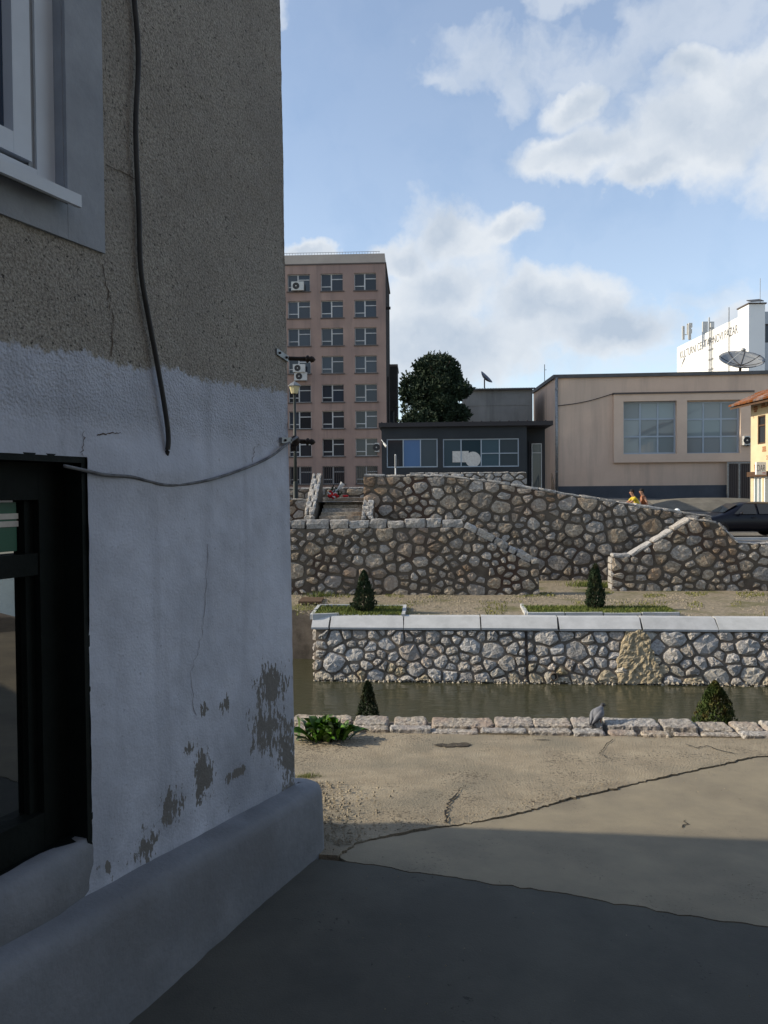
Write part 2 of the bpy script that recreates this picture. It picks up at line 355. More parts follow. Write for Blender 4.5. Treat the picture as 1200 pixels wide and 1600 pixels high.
class Batter(Fr):
    """leaning face: the foot stands forward of the top (zt) by k per metre"""
    def __init__(s, F, k, zt): s.o = F.o; s.U = F.U; s.NN = F.NN; s.k = k; s.zt = zt; s.T = (F.NN + Vector((0, 0, k))).normalized()
    def p(s, a, d, z): return s.o + s.U * a + s.NN * ((s.zt - z) * s.k) + s.T * d + Vector((0, 0, z))
    def hit(s, px, py, d=0.0):
        r = ray(px, py); q = s.o + Vector((0, 0, s.zt)) + s.T * d
        P = EYEV + r * ((q - EYEV).dot(s.T) / r.dot(s.T)); return (P - s.o).dot(s.U), P.z
def holed(g, F, s0, s1, z0, z1, holes, depth, d=0.0):
    """front sheet with rectangular openings and their reveals"""
    S = sorted({s0, s1} | {h[0] for h in holes} | {h[1] for h in holes}); Z = sorted({z0, z1} | {h[2] for h in holes} | {h[3] for h in holes})
    for i in range(len(S) - 1):
        for j in range(len(Z) - 1):
            cs, cz = (S[i] + S[i + 1]) / 2, (Z[j] + Z[j + 1]) / 2
            if any(h[0] < cs < h[1] and h[2] < cz < h[3] for h in holes): continue
            g.add([F.p(S[i], d, Z[j]), F.p(S[i + 1], d, Z[j]), F.p(S[i + 1], d, Z[j + 1]), F.p(S[i], d, Z[j + 1])], [(0, 1, 2, 3)])
    for (a, b_, c, e) in holes:
        A = [F.p(a, d, c), F.p(b_, d, c), F.p(b_, d, e), F.p(a, d, e)]; B = [q - F.NN * depth for q in A]
        g.add(A + B, [(0, 1, 5, 4), (1, 2, 6, 5), (2, 3, 7, 6), (3, 0, 4, 7)])
def shell(g, F, s0, s1, z0, z1, back, d=0.0):
    """sides, back and top of a building behind the front sheet"""
    A = [F.p(s0, d, z0), F.p(s1, d, z0), F.p(s1, d - back, z0), F.p(s0, d - back, z0)]; B = [q + Vector((0, 0, z1 - z0)) for q in A]
    g.add(A + B, [(1, 2, 6, 5), (2, 3, 7, 6), (3, 0, 4, 7), (4, 5, 6, 7)])

# ------------------------------------------------------------------ rubble masonry
def clip(poly, p, nrm):
    o = []
    for i in range(len(poly)):
        a, b_ = poly[i], poly[(i + 1) % len(poly)]
        da = (a[0] - p[0]) * nrm[0] + (a[1] - p[1]) * nrm[1]; db = (b_[0] - p[0]) * nrm[0] + (b_[1] - p[1]) * nrm[1]
        if da <= 0: o.append(a)
        if (da < 0 < db) or (db < 0 < da):
            t_ = da / (da - db); o.append((a[0] + (b_[0] - a[0]) * t_, a[1] + (b_[1] - a[1]) * t_))
    return o
def area(p): return .5 * sum(p[i][0] * p[(i + 1) % len(p)][1] - p[(i + 1) % len(p)][0] * p[i][1] for i in range(len(p)))
def inside(p, x, y):
    c = False
    for i in range(len(p)):
        (x0, y0), (x1, y1) = p[i], p[i - 1]
        if (y0 > y) != (y1 > y) and x < (x1 - x0) * (y - y0) / (y1 - y0) + x0: c = not c
    return c
def cells(poly, size, gap, rng, aspect=1.35, jit=.5):
    """irregular stones filling polygon (s,z): Voronoi cells inset by the joint width"""
    xs = [p[0] for p in poly]; zs = [p[1] for p in poly]
    pts = []; tries = 0
    sc = lambda p: (p[0] / aspect, p[1])
    while tries < 5000:
        p = (rng.uniform(min(xs), max(xs)), rng.uniform(min(zs), max(zs))); tries += 1
        if not inside(poly, *p): continue
        r_ = size * rng.uniform(1 - jit, 1 + jit * .6); q = sc(p)
        if all((q[0] - o[0][0] / aspect) ** 2 + (q[1] - o[0][1]) ** 2 > (.5 * (r_ + o[1])) ** 2 for o in pts): pts.append((p, r_)); tries = max(0, tries - 400)
    outp = []
    for i, (p, r_) in enumerate(pts):
        c = list(poly)
        near = sorted(((q, rr) for j, (q, rr) in enumerate(pts) if j != i), key=lambda t_: ((t_[0][0] - p[0]) / aspect) ** 2 + (t_[0][1] - p[1]) ** 2)[:18]
        for q, rr in near:
            dx, dz = (q[0] - p[0]) / aspect ** 2, q[1] - p[1]
            wgt = .5 + .18 * (r_ - rr) / size
            mid = (p[0] + (q[0] - p[0]) * wgt, p[1] + (q[1] - p[1]) * wgt)
            l_ = math.hypot(dx, dz); nrm = (dx / l_, dz / l_); g_ = gap * rng.uniform(.6, 1.4) / 2
            c = clip(c, (mid[0] - nrm[0] * g_, mid[1] - nrm[1] * g_), nrm)
            if len(c) < 3: break
        if len(c) >= 3 and abs(area(c)) > size * size * .12: outp.append(c)
    return outp
def resample(c, n, rnd_):
    """round the corners and walk the outline at n even steps"""
    for _ in range(rnd_):
        c = [q for i in range(len(c)) for q in ((c[i][0] * .91 + c[(i + 1) % len(c)][0] * .09, c[i][1] * .91 + c[(i + 1) % len(c)][1] * .09),
                                               (c[i][0] * .09 + c[(i + 1) % len(c)][0] * .91, c[i][1] * .09 + c[(i + 1) % len(c)][1] * .91))]
    per = [math.dist(c[i], c[(i + 1) % len(c)]) for i in range(len(c))]; T = sum(per); o = []; i = 0; acc = 0
    for k in range(n):
        t_ = T * k / n
        while acc + per[i] < t_ and i < len(c) - 1: acc += per[i]; i += 1
        u = (t_ - acc) / max(per[i], 1e-6); a, b_ = c[i], c[(i + 1) % len(c)]
        o.append((a[0] + (b_[0] - a[0]) * u, a[1] + (b_[1] - a[1]) * u))
    return o
def stone(F, c, d, h, mat, parent, rng, n=11, name='stone'):
    o = resample(c, n, 1)
    if area(o) < 0: o.reverse()
    cx = sum(p[0] for p in o) / n; cz = sum(p[1] for p in o) / n
    v = []; tilt = (rng.uniform(-.5, .5), rng.uniform(-.5, .5)); sz = math.sqrt(abs(area(o)))
    for (k, hh) in ((1.0, -.03), (.92, .7), (.52, 1.0)):
        for p in o:
            x = cx + (p[0] - cx) * k; z = cz + (p[1] - cz) * k
            e = 1 + rng.uniform(-.3, .3) + ((x - cx) * tilt[0] + (z - cz) * tilt[1]) / sz
            if hh > 0: x += rng.uniform(-.06, .06) * sz; z += rng.uniform(-.06, .06) * sz
            v.append(F.p(x, d + h * hh * (e if hh > 0 else 1), z))
    v.append(F.p(cx, d + h * rng.uniform(.8, 1.3), cz))
    f = [(r_ * n + i, r_ * n + (i + 1) % n, (r_ + 1) * n + (i + 1) % n, (r_ + 1) * n + i) for r_ in range(2) for i in range(n)]
    f += [(2 * n + i, 2 * n + (i + 1) % n, 3 * n) for i in range(n)]
    return mk(name, v, f, mat, parent, False)
def rough_block(corners, mat, parent, rng, amp=.015, nx=6, ny=3, nz_=3, name='stone', freq=7.0, rnd_=.25):
    """eight corners (bottom 0-3, top 4-7) -> hewn block with rounded, uneven edges"""
    c = [Vector(q) for q in corners]; bm = bmesh.new(); idx = {}
    off_ = Vector((rng.uniform(0, 50), rng.uniform(0, 50), rng.uniform(0, 50)))
    cen = sum(c, Vector()) / 8
    def vert(i, j, k):
        if (i, j, k) not in idx:
            u, v_, w_ = i / nx, j / ny, k / nz_
            b0 = c[0].lerp(c[1], u).lerp(c[3].lerp(c[2], u), v_); b1 = c[4].lerp(c[5], u).lerp(c[7].lerp(c[6], u), v_)
            p = b0.lerp(b1, w_)
            ex = sum((t_ in (0, 1)) for t_ in (u, v_, w_))
            if ex >= 2: p = p.lerp(cen, 0) + (cen - p).normalized() * amp * rnd_ * 4 * (ex - 1)
            q = p + off_
            p = p + Vector((noise.noise(q * freq), noise.noise(q * freq + Vector((9, 0, 0))), noise.noise(q * freq + Vector((0, 9, 0))))) * amp * 1.5
            p = p + Vector((noise.noise(q * freq * 3.1), noise.noise(q * freq * 3.1 + Vector((9, 0, 0))), noise.noise(q * freq * 3.1 + Vector((0, 9, 0))))) * amp * .7
            idx[(i, j, k)] = bm.verts.new(p)
        return idx[(i, j, k)]
    for i in range(nx):
        for j in range(ny):
            bm.faces.new([vert(i, j, nz_), vert(i + 1, j, nz_), vert(i + 1, j + 1, nz_), vert(i, j + 1, nz_)])
            bm.faces.new([vert(i, j + 1, 0), vert(i + 1, j + 1, 0), vert(i + 1, j, 0), vert(i, j, 0)])
    for i in range(nx):
        for k in range(nz_):
            bm.faces.new([vert(i, 0, k), vert(i + 1, 0, k), vert(i + 1, 0, k + 1), vert(i, 0, k + 1)])
            bm.faces.new([vert(i + 1, ny, k), vert(i, ny, k), vert(i, ny, k + 1), vert(i + 1, ny, k + 1)])
    for j in range(ny):
        for k in range(nz_):
            bm.faces.new([vert(0, j + 1, k), vert(0, j, k), vert(0, j, k + 1), vert(0, j + 1, k + 1)])
            bm.faces.new([vert(nx, j, k), vert(nx, j + 1, k), vert(nx, j + 1, k + 1), vert(nx, j, k + 1)])
    vs = [v.co.copy() for v in bm.verts]; bm.verts.index_update(); fs = [tuple(v.index for v in f.verts) for f in bm.faces]; bm.free()
    return mk(name, vs, fs, mat, parent, False)
def coping(F, path, d0, d1, h, length, mat, parent, rng, amp=.02, over=.03):
    """row of capping stones along a (s,z) path, each its own block; d0 front, d1 back"""
    for i in range(len(path) - 1):
        a, b_ = Vector(path[i]), Vector(path[i + 1]); T = (b_ - a).length; n = max(1, round(T / length))
        cuts = [0] + sorted(min(.97, max(.03, (k + rng.uniform(-.25, .25)) / n)) for k in range(1, n)) + [1]
        dr = (b_ - a).normalized(); up = Vector((-dr.y, dr.x))
        for k in range(n):
            p = a.lerp(b_, cuts[k]) + dr * .012; q = a.lerp(b_, cuts[k + 1]) - dr * .012; hh = h * rng.uniform(.85, 1.2)
            t0, t1 = p + up * hh, q + up * hh
            dd = d0 + over + rng.uniform(-.015, .025)
            cs = [F.p(p.x, dd, p.y), F.p(q.x, dd, q.y), F.p(q.x, d1, q.y), F.p(p.x, d1, p.y), F.p(t0.x, dd, t0.y), F.p(t1.x, dd, t1.y), F.p(t1.x, d1, t1.y), F.p(t0.x, d1, t0.y)]
            rough_block(cs, mat, parent, rng, amp, 4, 2, 2, 'coping_stone', 5.0)
def rubble_wall(name, label, F, poly, thick, size, gap, mat, mort, rng, h=.05, aspect=1.3, cope=None, n=11):
    th = thing(name, F.p(sum(p[0] for p in poly) / len(poly), -thick / 2, min(p[1] for p in poly)), label, 'wall')
    G().prism(F, poly, 0, -thick).build('mortar_core', mort, th)
    for c in cells(poly, size, gap, rng, aspect, .6): stone(F, c, 0, h * rng.uniform(.7, 1.3), mat if isinstance(mat, str) else mat(c), th, rng, n)
    if cope: coping(F, cope[0], 0, -thick, cope[1], cope[2], cope[3], th, rng)
    return th
def leaves(name, pts, size, mat, parent, rng, aspect=.6, up=.0):
    """many small leaf faces at the given (point, outward) pairs"""
    v = []; f = []
    for p, o in pts:
        d = (o + Vector((rng.gauss(0, .5), rng.gauss(0, .5), rng.gauss(0, .5) + up))).normalized()
        s_ = d.cross(Vector((rng.gauss(0, 1), rng.gauss(0, 1), rng.gauss(0, 1)))).normalized()
        l_ = size * rng.uniform(.6, 1.4); k = len(v); nn = d.cross(s_) * l_ * .15
        v += [p - d * l_ * .5, p + s_ * l_ * aspect * .5 + nn, p + d * l_ * .5, p - s_ * l_ * aspect * .5 + nn]; f.append((k, k + 1, k + 2, k + 3))
    return mk(name, v, f, mat, parent)

# ================================================================== THE SETTING
rng = random.Random(3)
def sstep(x): x = max(0.0, min(1.0, x)); return x * x * (3 - 2 * x)
def gz(x, y):
    return -.25 * sstep((y - 3.2) / 3.1) - .04 * max(0, min(x, 2.6)) * (1 - sstep((y - 4.2) / 1.8))
def gpix(px, py):
    z = 0.0
    for _ in range(8): P = at_z(px, py, z); z = gz(P.x, P.y)
    return P
PAR = Fr(0, 6.33, 4.5)                       # front of the near canal parapet
CAN = Fr(0, 19.5, 4.5)                       # face of the far canal wall
Z_CAP = CAN.zy(800, 966); ztop = CAN.zy(800, 985); CB = Batter(CAN, .27, ztop); Z_WATER = CB.zy(700, 1066); Z_T = Z_CAP - .03
# --- pavement slabs with real cracks between them
def jag(pts, step, amp, rg):
    o = []
    for i in range(len(pts) - 1):
        a, b_ = Vector(pts[i]), Vector(pts[i + 1]); n = max(1, int((b_ - a).length / step)); nn = Vector((-(b_ - a).y, (b_ - a).x)).normalized()
        for k in range(n):
            o.append(a.lerp(b_, k / n) + (nn * rg.gauss(0, amp) if (k or i) else Vector((0, 0))))
    o.append(Vector(pts[-1])); return o
cr1 = [gpix(*p).to_2d() for p in ((528, 1341), (560, 1318), (640, 1302), (700, 1291), (760, 1283), (800, 1275), (880, 1253), (1000, 1224), (1100, 1202), (1180, 1184))]
cr1 += [Vector((5.0, cr1[-1].y + .55)), Vector((8, cr1[-1].y + .8))]
cr2 = [gpix(*p).to_2d() for p in ((528, 1345), (640, 1362), (800, 1385), (900, 1399), (960, 1413), (1060, 1428), (1200, 1448))]
cr2 += [Vector((4.0, cr2[-1].y - .35)), Vector((8, cr2[-1].y - .7))]
J1 = jag(cr1, .025, .006, rng); J2 = jag(cr2, .04, .006, rng)
pave = thing('pavement', (1, 3, 0), None, None); tag(pave, kind='structure')
def slab(name, outline, dz, mat, step=.12, edge=.006, relief=.004):
    ol = [Vector((p.x, p.y)) for p in outline]; n = len(ol)
    xs = [p.x for p in ol]; ys = [p.y for p in ol]; pl = [(p.x, p.y) for p in ol]; ins = []
    x = min(xs)
    while x < max(xs):
        y = min(ys)
        st = step if x < 3.2 else step * 4
        while y < max(ys):
            q = (x + rng.uniform(-.03, .03), y + rng.uniform(-.03, .03))
            if inside(pl, *q) and min((Vector(q) - p).length_squared for p in ol) > (step * .4) ** 2: ins.append(Vector(q))
            y += st if y > 0 else step * 4
        x += st
    vs, es, fs, *_ = delaunay_2d_cdt(ol + ins, [], [list(range(n))], 1, 1e-5)
    top = [Vector((v.x, v.y, gz(v.x, v.y) + dz + relief * noise.noise(Vector((v.x * 3, v.y * 3, 0))))) for v in vs]
    faces = [tuple(f) for f in fs]
    k = len(top)
    top += [Vector((p.x, p.y, gz(p.x, p.y) + dz - .09)) for p in ol]
    tops = [min(range(k), key=lambda i: (vs[i] - p).length_squared) for p in ol]
    faces += [(tops[i], k + i, k + (i + 1) % n, tops[(i + 1) % n]) for i in range(n)]
    return mk(name, top, faces, mat, pave)
offs = lambda J, d: [p + Vector((0, d)) for p in J]
pyl = lambda x: PAR.p(x, -.02, 0).y
A_out = [Vector((-7, pyl(-7))), Vector((-7, 3.2)), Vector((-.62, 3.55)), Vector((-.46, 3.72))] + offs(J1, .007) + [Vector((8, pyl(8)))]
slab('slab', A_out, 0.010, 'pave_old', .07, relief=.012)
B_out = offs(J2, .003)[1:] + offs(J1, -.007)[::-1][:-1] + [J1[0] + Vector((.012, .0))]
slab('slab', B_out, .002, 'pave_new', .12)
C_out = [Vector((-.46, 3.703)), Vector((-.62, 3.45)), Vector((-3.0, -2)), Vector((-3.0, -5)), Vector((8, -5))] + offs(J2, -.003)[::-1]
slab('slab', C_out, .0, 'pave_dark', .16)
base = G()
for i in range(-9, 10):
    for j in range(-6, 7):
        x0, x1, y0, y1 = i, i + 1, j, j + 1
        y0 = min(y0, pyl(i) + .1); y1 = min(y1, pyl(i) + .1)
        if y1 > y0: base.add([(x, y, gz(x, y) - .05) for x, y in ((x0, y0), (x1, y0), (x1, y1), (x0, y1))], [(0, 1, 2, 3)])
tag(base.build('ground', 'earth'), kind='structure')
def ribbon(pts, wd, z_, name, parent, mat='crack'):
    v = []; f = []
    for i, p in enumerate(pts):
        a = pts[max(i - 1, 0)]; b_ = pts[min(i + 1, len(pts) - 1)]; nn = Vector((-(b_ - a).y, (b_ - a).x)).normalized() * wd * rng.uniform(.4, 1.2) * (0.15 if i in (0, len(pts) - 1) else 1)
        for q in (p + nn, p - nn): v.append((q.x, q.y, gz(q.x, q.y) + .012 * noise.noise(Vector((q.x * 3, q.y * 3, 0))) + z_))
    f = [(2 * i, 2 * i + 1, 2 * i + 3, 2 * i + 2) for i in range(len(pts) - 1)]
    return mk(name, v, f, mat, parent)
for ln, wd in ((((700, 1290), (697, 1274), (706, 1252), (716, 1243)), .008), (((716, 1243), (722, 1236), (728, 1231)), .004), (((950, 1190), (938, 1180), (946, 1168), (958, 1158)), .004),
               (((1070, 1166), (1088, 1172), (1105, 1168), (1125, 1176), (1150, 1181)), .007), (((1066, 1295), (1071, 1288), (1072, 1282)), .006), (((830, 1159), (850, 1158), (862, 1160)), .008)):
    ribbon(jag([gpix(*p).to_2d() for p in ln], .03, .006, rng), wd, (.017 if ln[0] != (1066, 1295) else .006), 'crack', pave)
pit = [gpix(678 + 58 * k / 9, 1166 + rng.uniform(-1, 1)).to_2d() for k in range(10)]
ribbon(pit, .05, .017, 'pit', pave, 'earth')
# crumbled concrete and pebbles by the corner
v = []; f = []
def pebble(P, r_):
    k = len(v); a = rng.uniform(0, 3)
    for q in ((1, 0, 0), (-.5, .8, 0), (-.5, -.8, 0)): v.append(P + Vector((q[0] * math.cos(a) - q[1] * math.sin(a), q[0] * math.sin(a) + q[1] * math.cos(a), 0)) * r_)
    v.append(P + Vector((0, 0, r_ * .9))); f.extend([(k, k + 1, k + 3), (k + 1, k + 2, k + 3), (k + 2, k, k + 3)])
for _ in range(900):
    px = 470 + abs(rng.gauss(0, 55)); py = rng.uniform(1225, 1325)
    P = gpix(px, py); P.z += .018; pebble(P, rng.choice((.004, .006, .008, .013)))
for _ in range(420):
    P = gpix(rng.uniform(560, 1190), rng.gauss(1195, 28)); P.z += .02; pebble(P, rng.uniform(.002, .006))
for _ in range(260):
    t_ = rng.choice(J1[:90]); P = Vector((t_.x + rng.gauss(0, .04), t_.y + .05 + abs(rng.gauss(0, .06)), 0)); P.z = gz(P.x, P.y) + .02; pebble(P, rng.uniform(.003, .008))
for _ in range(60):
    P = Vector((rng.uniform(-.2, 2.2), rng.uniform(2.0, 3.9), 0)); P.z = gz(P.x, P.y) + .004; pebble(P, rng.uniform(.002, .005))
tag(mk('pebbles', v, f, 'pave_old'), 'loose crumbled concrete grit scattered over the pavement', 'grit', kind='stuff')

# --- water and canal beds
ext = lambda F, s0, s1, d0, d1, z: [F.p(s0, d0, z), F.p(s1, d0, z), F.p(s1, d1, z), F.p(s0, d1, z)]
tag(mk('water', ext(CAN, -30, 60, 13.5, -14, Z_WATER), [(0, 1, 2, 3)], 'water'), kind='structure')
G().fbox(PAR, -30, 40, -.62, -.40, Z_WATER - .5, -.42).build('canal_bank', 'mortar_light')
bank = COL.objects['canal_bank']; tag(bank, kind='structure')
bk = G(); bk.add([PAR.p(-30, -.62, -.95), PAR.p(40, -.62, -.95), PAR.p(40, -1.6, -1.1), PAR.p(-30, -1.6, -1.1), PAR.p(-30, -2.4, Z_WATER - .4), PAR.p(40, -2.4, Z_WATER - .4)], [(0, 1, 2, 3), (3, 2, 5, 4)])
tag(bk.build('grass_bank', 'earth'), kind='structure')

# --- terrace beyond the canal
S_END = CAN.sx(486, 966)
ter = G()
nx_ = 60
tb = Fr(0, 21.6, 4.5)
for i in range(nx_):
    s0, s1 = S_END + .35 + i * .8, S_END + .35 + (i + 1) * .8
    for j in range(14):
        d0, d1 = -.35 - j * .8, -.35 - (j + 1) * .8
        ter.add([CAN.p(a, d, Z_T + .02 * noise.noise(Vector((a, d, 2)))) for a, d in ((s0, d0), (s1, d0), (s1, d1), (s0, d1))], [(0, 1, 2, 3)])
for i in range(20):
    s0, s1 = S_END + .35 - (i + 1) * 1.0, S_END + .35 - i * 1.0
    for j in range(9):
        d0, d1 = -2.2 - j, -3.2 - j
        ter.add([CAN.p(a, d, Z_T - (.12 if d == -2.2 else 0)) for a, d in ((s0, d0), (s1, d0), (s1, d1), (s0, d1))], [(0, 1, 2, 3)])
tag(ter.build('terrace_ground', 'gravel', smooth=True), kind='structure')
G().fbox(CAN, S_END - 20, S_END + .36, -2.2, -2.6, Z_WATER - .5, Z_T - .12).build('side_bank', 'mortar_light'); tag(COL.objects['side_bank'], kind='structure')

# --- upper plateau, ramp and road
def tz(x, y):
    ramp = 1.45 - 1.62 * sstep((x - 2.0) / 12.5)
    back = 1.40 - .25 * sstep((x - 12) / 10)
    k = sstep((y - 35) / 8)
    return ramp * (1 - k) + back * k
tr = G()
xs_ = [-60, -30, -15, -8, -4, 0, 2, 4, 6, 8, 10, 11, 12, 13, 14, 16, 18, 20, 24, 30, 45, 80, 200]
ys_ = [28.3, 29.5, 31, 32.5, 34, 35, 36, 37, 38, 39, 40, 41, 42, 43, 44, 48, 60, 90, 150, 400]
vv = [(x, y, tz(x, y)) for y in ys_ for x in xs_]; nX = len(xs_)
ff = [(j * nX + i, j * nX + i + 1, (j + 1) * nX + i + 1, (j + 1) * nX + i) for j in range(len(ys_) - 1) for i in range(nX - 1)]
tag(mk('terrain', vv, ff, 'asphalt', smooth=True), kind='structure')
rd = G(); rd.add([(10.8, 25.6, -.16), (40, 25.6, -.16), (40, 28.35, -.16), (12.6, 28.35, -.16), (10.8, 28.35, -.05)], [(0, 1, 2, 3, 4)])
tag(rd.build('road', 'asphalt'), kind='structure')
kb = Fr(0, 29.4, 0)
G().fbox(kb, 13.2, 40, 0, -.16, -.22, -.045).build('kerb', 'concrete_cap'); tag(COL.objects['kerb'], kind='structure')
# low verge in front of the pink building
vg = G(); n_ = 10
for i in range(n_):
    for j in range(4):
        def q(a, c): return Vector((14.2 + 8 * a / n_, 39.5 + 2.2 * c / 4, tz(14.2 + 8 * a / n_, 39.5 + 2.2 * c / 4) + .03 + .42 * math.sin(math.pi * a / n_) ** .6 * math.sin(math.pi * c / 4)))
        vg.add([q(i, j), q(i + 1, j), q(i + 1, j + 1), q(i, j + 1)], [(0, 1, 2, 3)])
tag(vg.build('verge', 'terrain', smooth=True), kind='structure')

# ================================================================== NEAR HOUSE
CX, CY = at_y(463, 1200, 3.78).x, 3.78
H = Fr(CX, CY, -66.3)
Cn = Vector((CX, CY, 0)); Df = (Vector((-6, 4.33, 0)) - Cn).normalized(); Nf = Vector((-Df.y, Df.x, 0)) * -1
if Nf.y < 0: Nf = -Nf
house = thing('house', (CX - 1.5, CY - 2.0, 0), 'old roughcast house with blue-white painted lower wall and black window, at left', 'house')
# wall material: roughcast above, flaking whitewash below (all in wall coordinates)
def wall_material():
    m, t, b = new_mat('house_wall'); n = t.nodes; l = t.links
    def nd(ty, **kw):
        q = n.new(ty)
        for k, v_ in kw.items(): setattr(q, k, v_)
        return q
    def ma(op, a, b_=None, c=None, cl=False):
        q = nd('ShaderNodeMath', operation=op, use_clamp=cl)
        for i, x in enumerate((a, b_, c)):
            if x is None: continue
            if isinstance(x, (int, float)): q.inputs[i].default_value = x
            else: l.new(x, q.inputs[i])
        return q.outputs[0]
    def ss(v_, a, c):
        q = nd('ShaderNodeMapRange', interpolation_type='SMOOTHSTEP'); l.new(v_, q.inputs[0]); q.inputs[1].default_value = a; q.inputs[2].default_value = c; return q.outputs[0]
    pos = nd('ShaderNodeNewGeometry').outputs['Position']
    def no(sc, det=6, rg=.6, vec=pos):
        q = nd('ShaderNodeTexNoise'); q.inputs['Scale'].default_value = sc; q.inputs['Detail'].default_value = det; q.inputs['Roughness'].default_value = rg; l.new(vec, q.inputs['Vector']); return q.outputs['Fac']
    def mixc(fac, a, c):
        q = nd('ShaderNodeMix', data_type='RGBA'); l.new(fac, q.inputs['Factor'])
        for k, x in (('A', a), ('B', c)):
            if isinstance(x, tuple): q.inputs[k].default_value = x + (1,)
            else: l.new(x, q.inputs[k])
        return q.outputs['Result']
    sub = nd('ShaderNodeVectorMath', operation='SUBTRACT'); l.new(pos, sub.inputs[0]); sub.inputs[1].default_value = tuple(Cn)
    dot = nd('ShaderNodeVectorMath', operation='DOT_PRODUCT'); l.new(sub.outputs[0], dot.inputs[0]); dot.inputs[1].default_value = tuple(H.U); S = dot.outputs['Value']
    sep = nd('ShaderNodeSeparateXYZ'); l.new(pos, sep.inputs[0]); Z = sep.outputs['Z']
    # roughcast
    vor = nd('ShaderNodeTexVoronoi'); vor.inputs['Scale'].default_value = 95; l.new(pos, vor.inputs['Vector'])
    fine = no(120, 4, .7); big = no(1.6, 5)
    rc = mixc(ss(fine, .34, .62), (.23, .21, .185), (.44, .41, .355))
    spk = ss(no(75, 3, .6), .60, .68); rc = mixc(spk, rc, (.085, .08, .072))
    rc = mixc(ma('MULTIPLY', ss(big, .42, .7), .45), rc, (.24, .22, .195))
    # whitewash
    ww = mixc(ss(no(2.4, 7), .35, .7), (.58, .61, .69), (.46, .485, .55))
    strv = nd('ShaderNodeMapping'); strv.inputs['Scale'].default_value = (6, 6, .5); l.new(pos, strv.inputs[0])
    ww = mixc(ma('MULTIPLY', ss(no(1.6, 5, .6, strv.outputs[0]), .48, .72), .5), ww, (.38, .40, .455))
    ww = mixc(ma('MULTIPLY', ss(no(60, 4), .62, .72), .6), ww, (.30, .315, .35))
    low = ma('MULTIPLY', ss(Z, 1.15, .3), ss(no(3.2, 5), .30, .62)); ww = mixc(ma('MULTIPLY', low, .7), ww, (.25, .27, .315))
    zl0 = H.zy(0, 530); zl1 = H.zy(450, 616); s0 = H.sx(0, 530); s1 = H.sx(450, 616)
    line = ma('ADD', ma('MULTIPLY', S, (zl1 - zl0) / (s1 - s0)), zl1 - s1 * (zl1 - zl0) / (s1 - s0))
    line = ma('ADD', line, ma('MULTIPLY', ma('SUBTRACT', no(3.5, 4), .5), .12))
    edge = ma('ADD', ma('SUBTRACT', line, Z), ma('MULTIPLY', ma('SUBTRACT', no(45, 3), .5), .09))
    paint = ss(edge, -.012, .012)
    # flaked patches
    pmap = nd('ShaderNodeMapping'); pmap.inputs['Scale'].default_value = (1, 1, .42); l.new(pos, pmap.inputs[0]); pn = no(15, 6, .72, pmap.outputs[0]); pn2 = no(60, 3, .6, pmap.outputs[0]); acc = None
    for (px, py, rx, ry) in ((425, 1070, 30, 52), (415, 1135, 34, 62), (448, 1185, 22, 95), (318, 1210, 20, 55), (268, 1262, 24, 42), (228, 1325, 26, 45), (368, 1208, 26, 12), (320, 1110, 8, 14), (352, 1100, 12, 18), (295, 1170, 8, 20), (170, 1352, 8, 14), (450, 1240, 22, 40)):
        cs, cz = H.hit(px, py); rs = abs(H.sx(px + rx, py) - cs); rz = abs(H.zy(px, py - ry) - cz)
        q = ma('SQRT', ma('ADD', ma('POWER', ma('ABSOLUTE', ma('DIVIDE', ma('SUBTRACT', S, cs), rs)), 2.0), ma('POWER', ma('ABSOLUTE', ma('DIVIDE', ma('SUBTRACT', Z, cz), rz)), 2.0)))
        e = ma('SUBTRACT', 1.0, q); acc = e if acc is None else ma('MAXIMUM', acc, e)
    pk = ma('ADD', ma('MAXIMUM', acc, -1.0), ma('ADD', ma('MULTIPLY', ma('SUBTRACT', pn, .5), 2.6), ma('MULTIPLY', ma('SUBTRACT', pn2, .5), 1.2)))
    peel = ss(pk, .36, .46)
    # scattered flakes low down
    sc_ = ma('MULTIPLY', ss(no(26, 4, .6), .66, .69), ss(Z, .75, .35)); peel = ma('MAXIMUM', peel, sc_)
    ww = mixc(peel, ww, mixc(no(30, 4), (.15, .145, .135), (.21, .20, .185)))
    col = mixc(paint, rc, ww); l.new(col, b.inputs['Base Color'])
    b.inputs['Roughness'].default_value = .95; b.inputs['Specular IOR Level'].default_value = .2
    rough_w = ma('ADD', .18, ma('MULTIPLY', ss(Z, 1.94, 2.06), .82))
    hgt = ma('MULTIPLY', ma('ADD', fine, ma('MULTIPLY', vor.outputs['Distance'], .6)), rough_w)
    hgt = ma('ADD', hgt, ma('MULTIPLY', no(9, 3), .8))
    bp = nd('ShaderNodeBump'); bp.inputs['Strength'].default_value = .9; bp.inputs['Distance'].default_value = .009; l.new(hgt, bp.inputs['Height']); l.new(bp.outputs[0], b.inputs['Normal'])
    return m
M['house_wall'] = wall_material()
lw_s1 = H.sx(140, 1000); lw_z1 = H.zy(131, 714); lw_z0 = H.zy(149, 1312); lw_s0 = lw_s1 - 1.15
uw_s1, uw_z0 = H.hit(101, 306); uw_s0 = uw_s1 - 1.2; uw_z1 = uw_z0 + 1.35
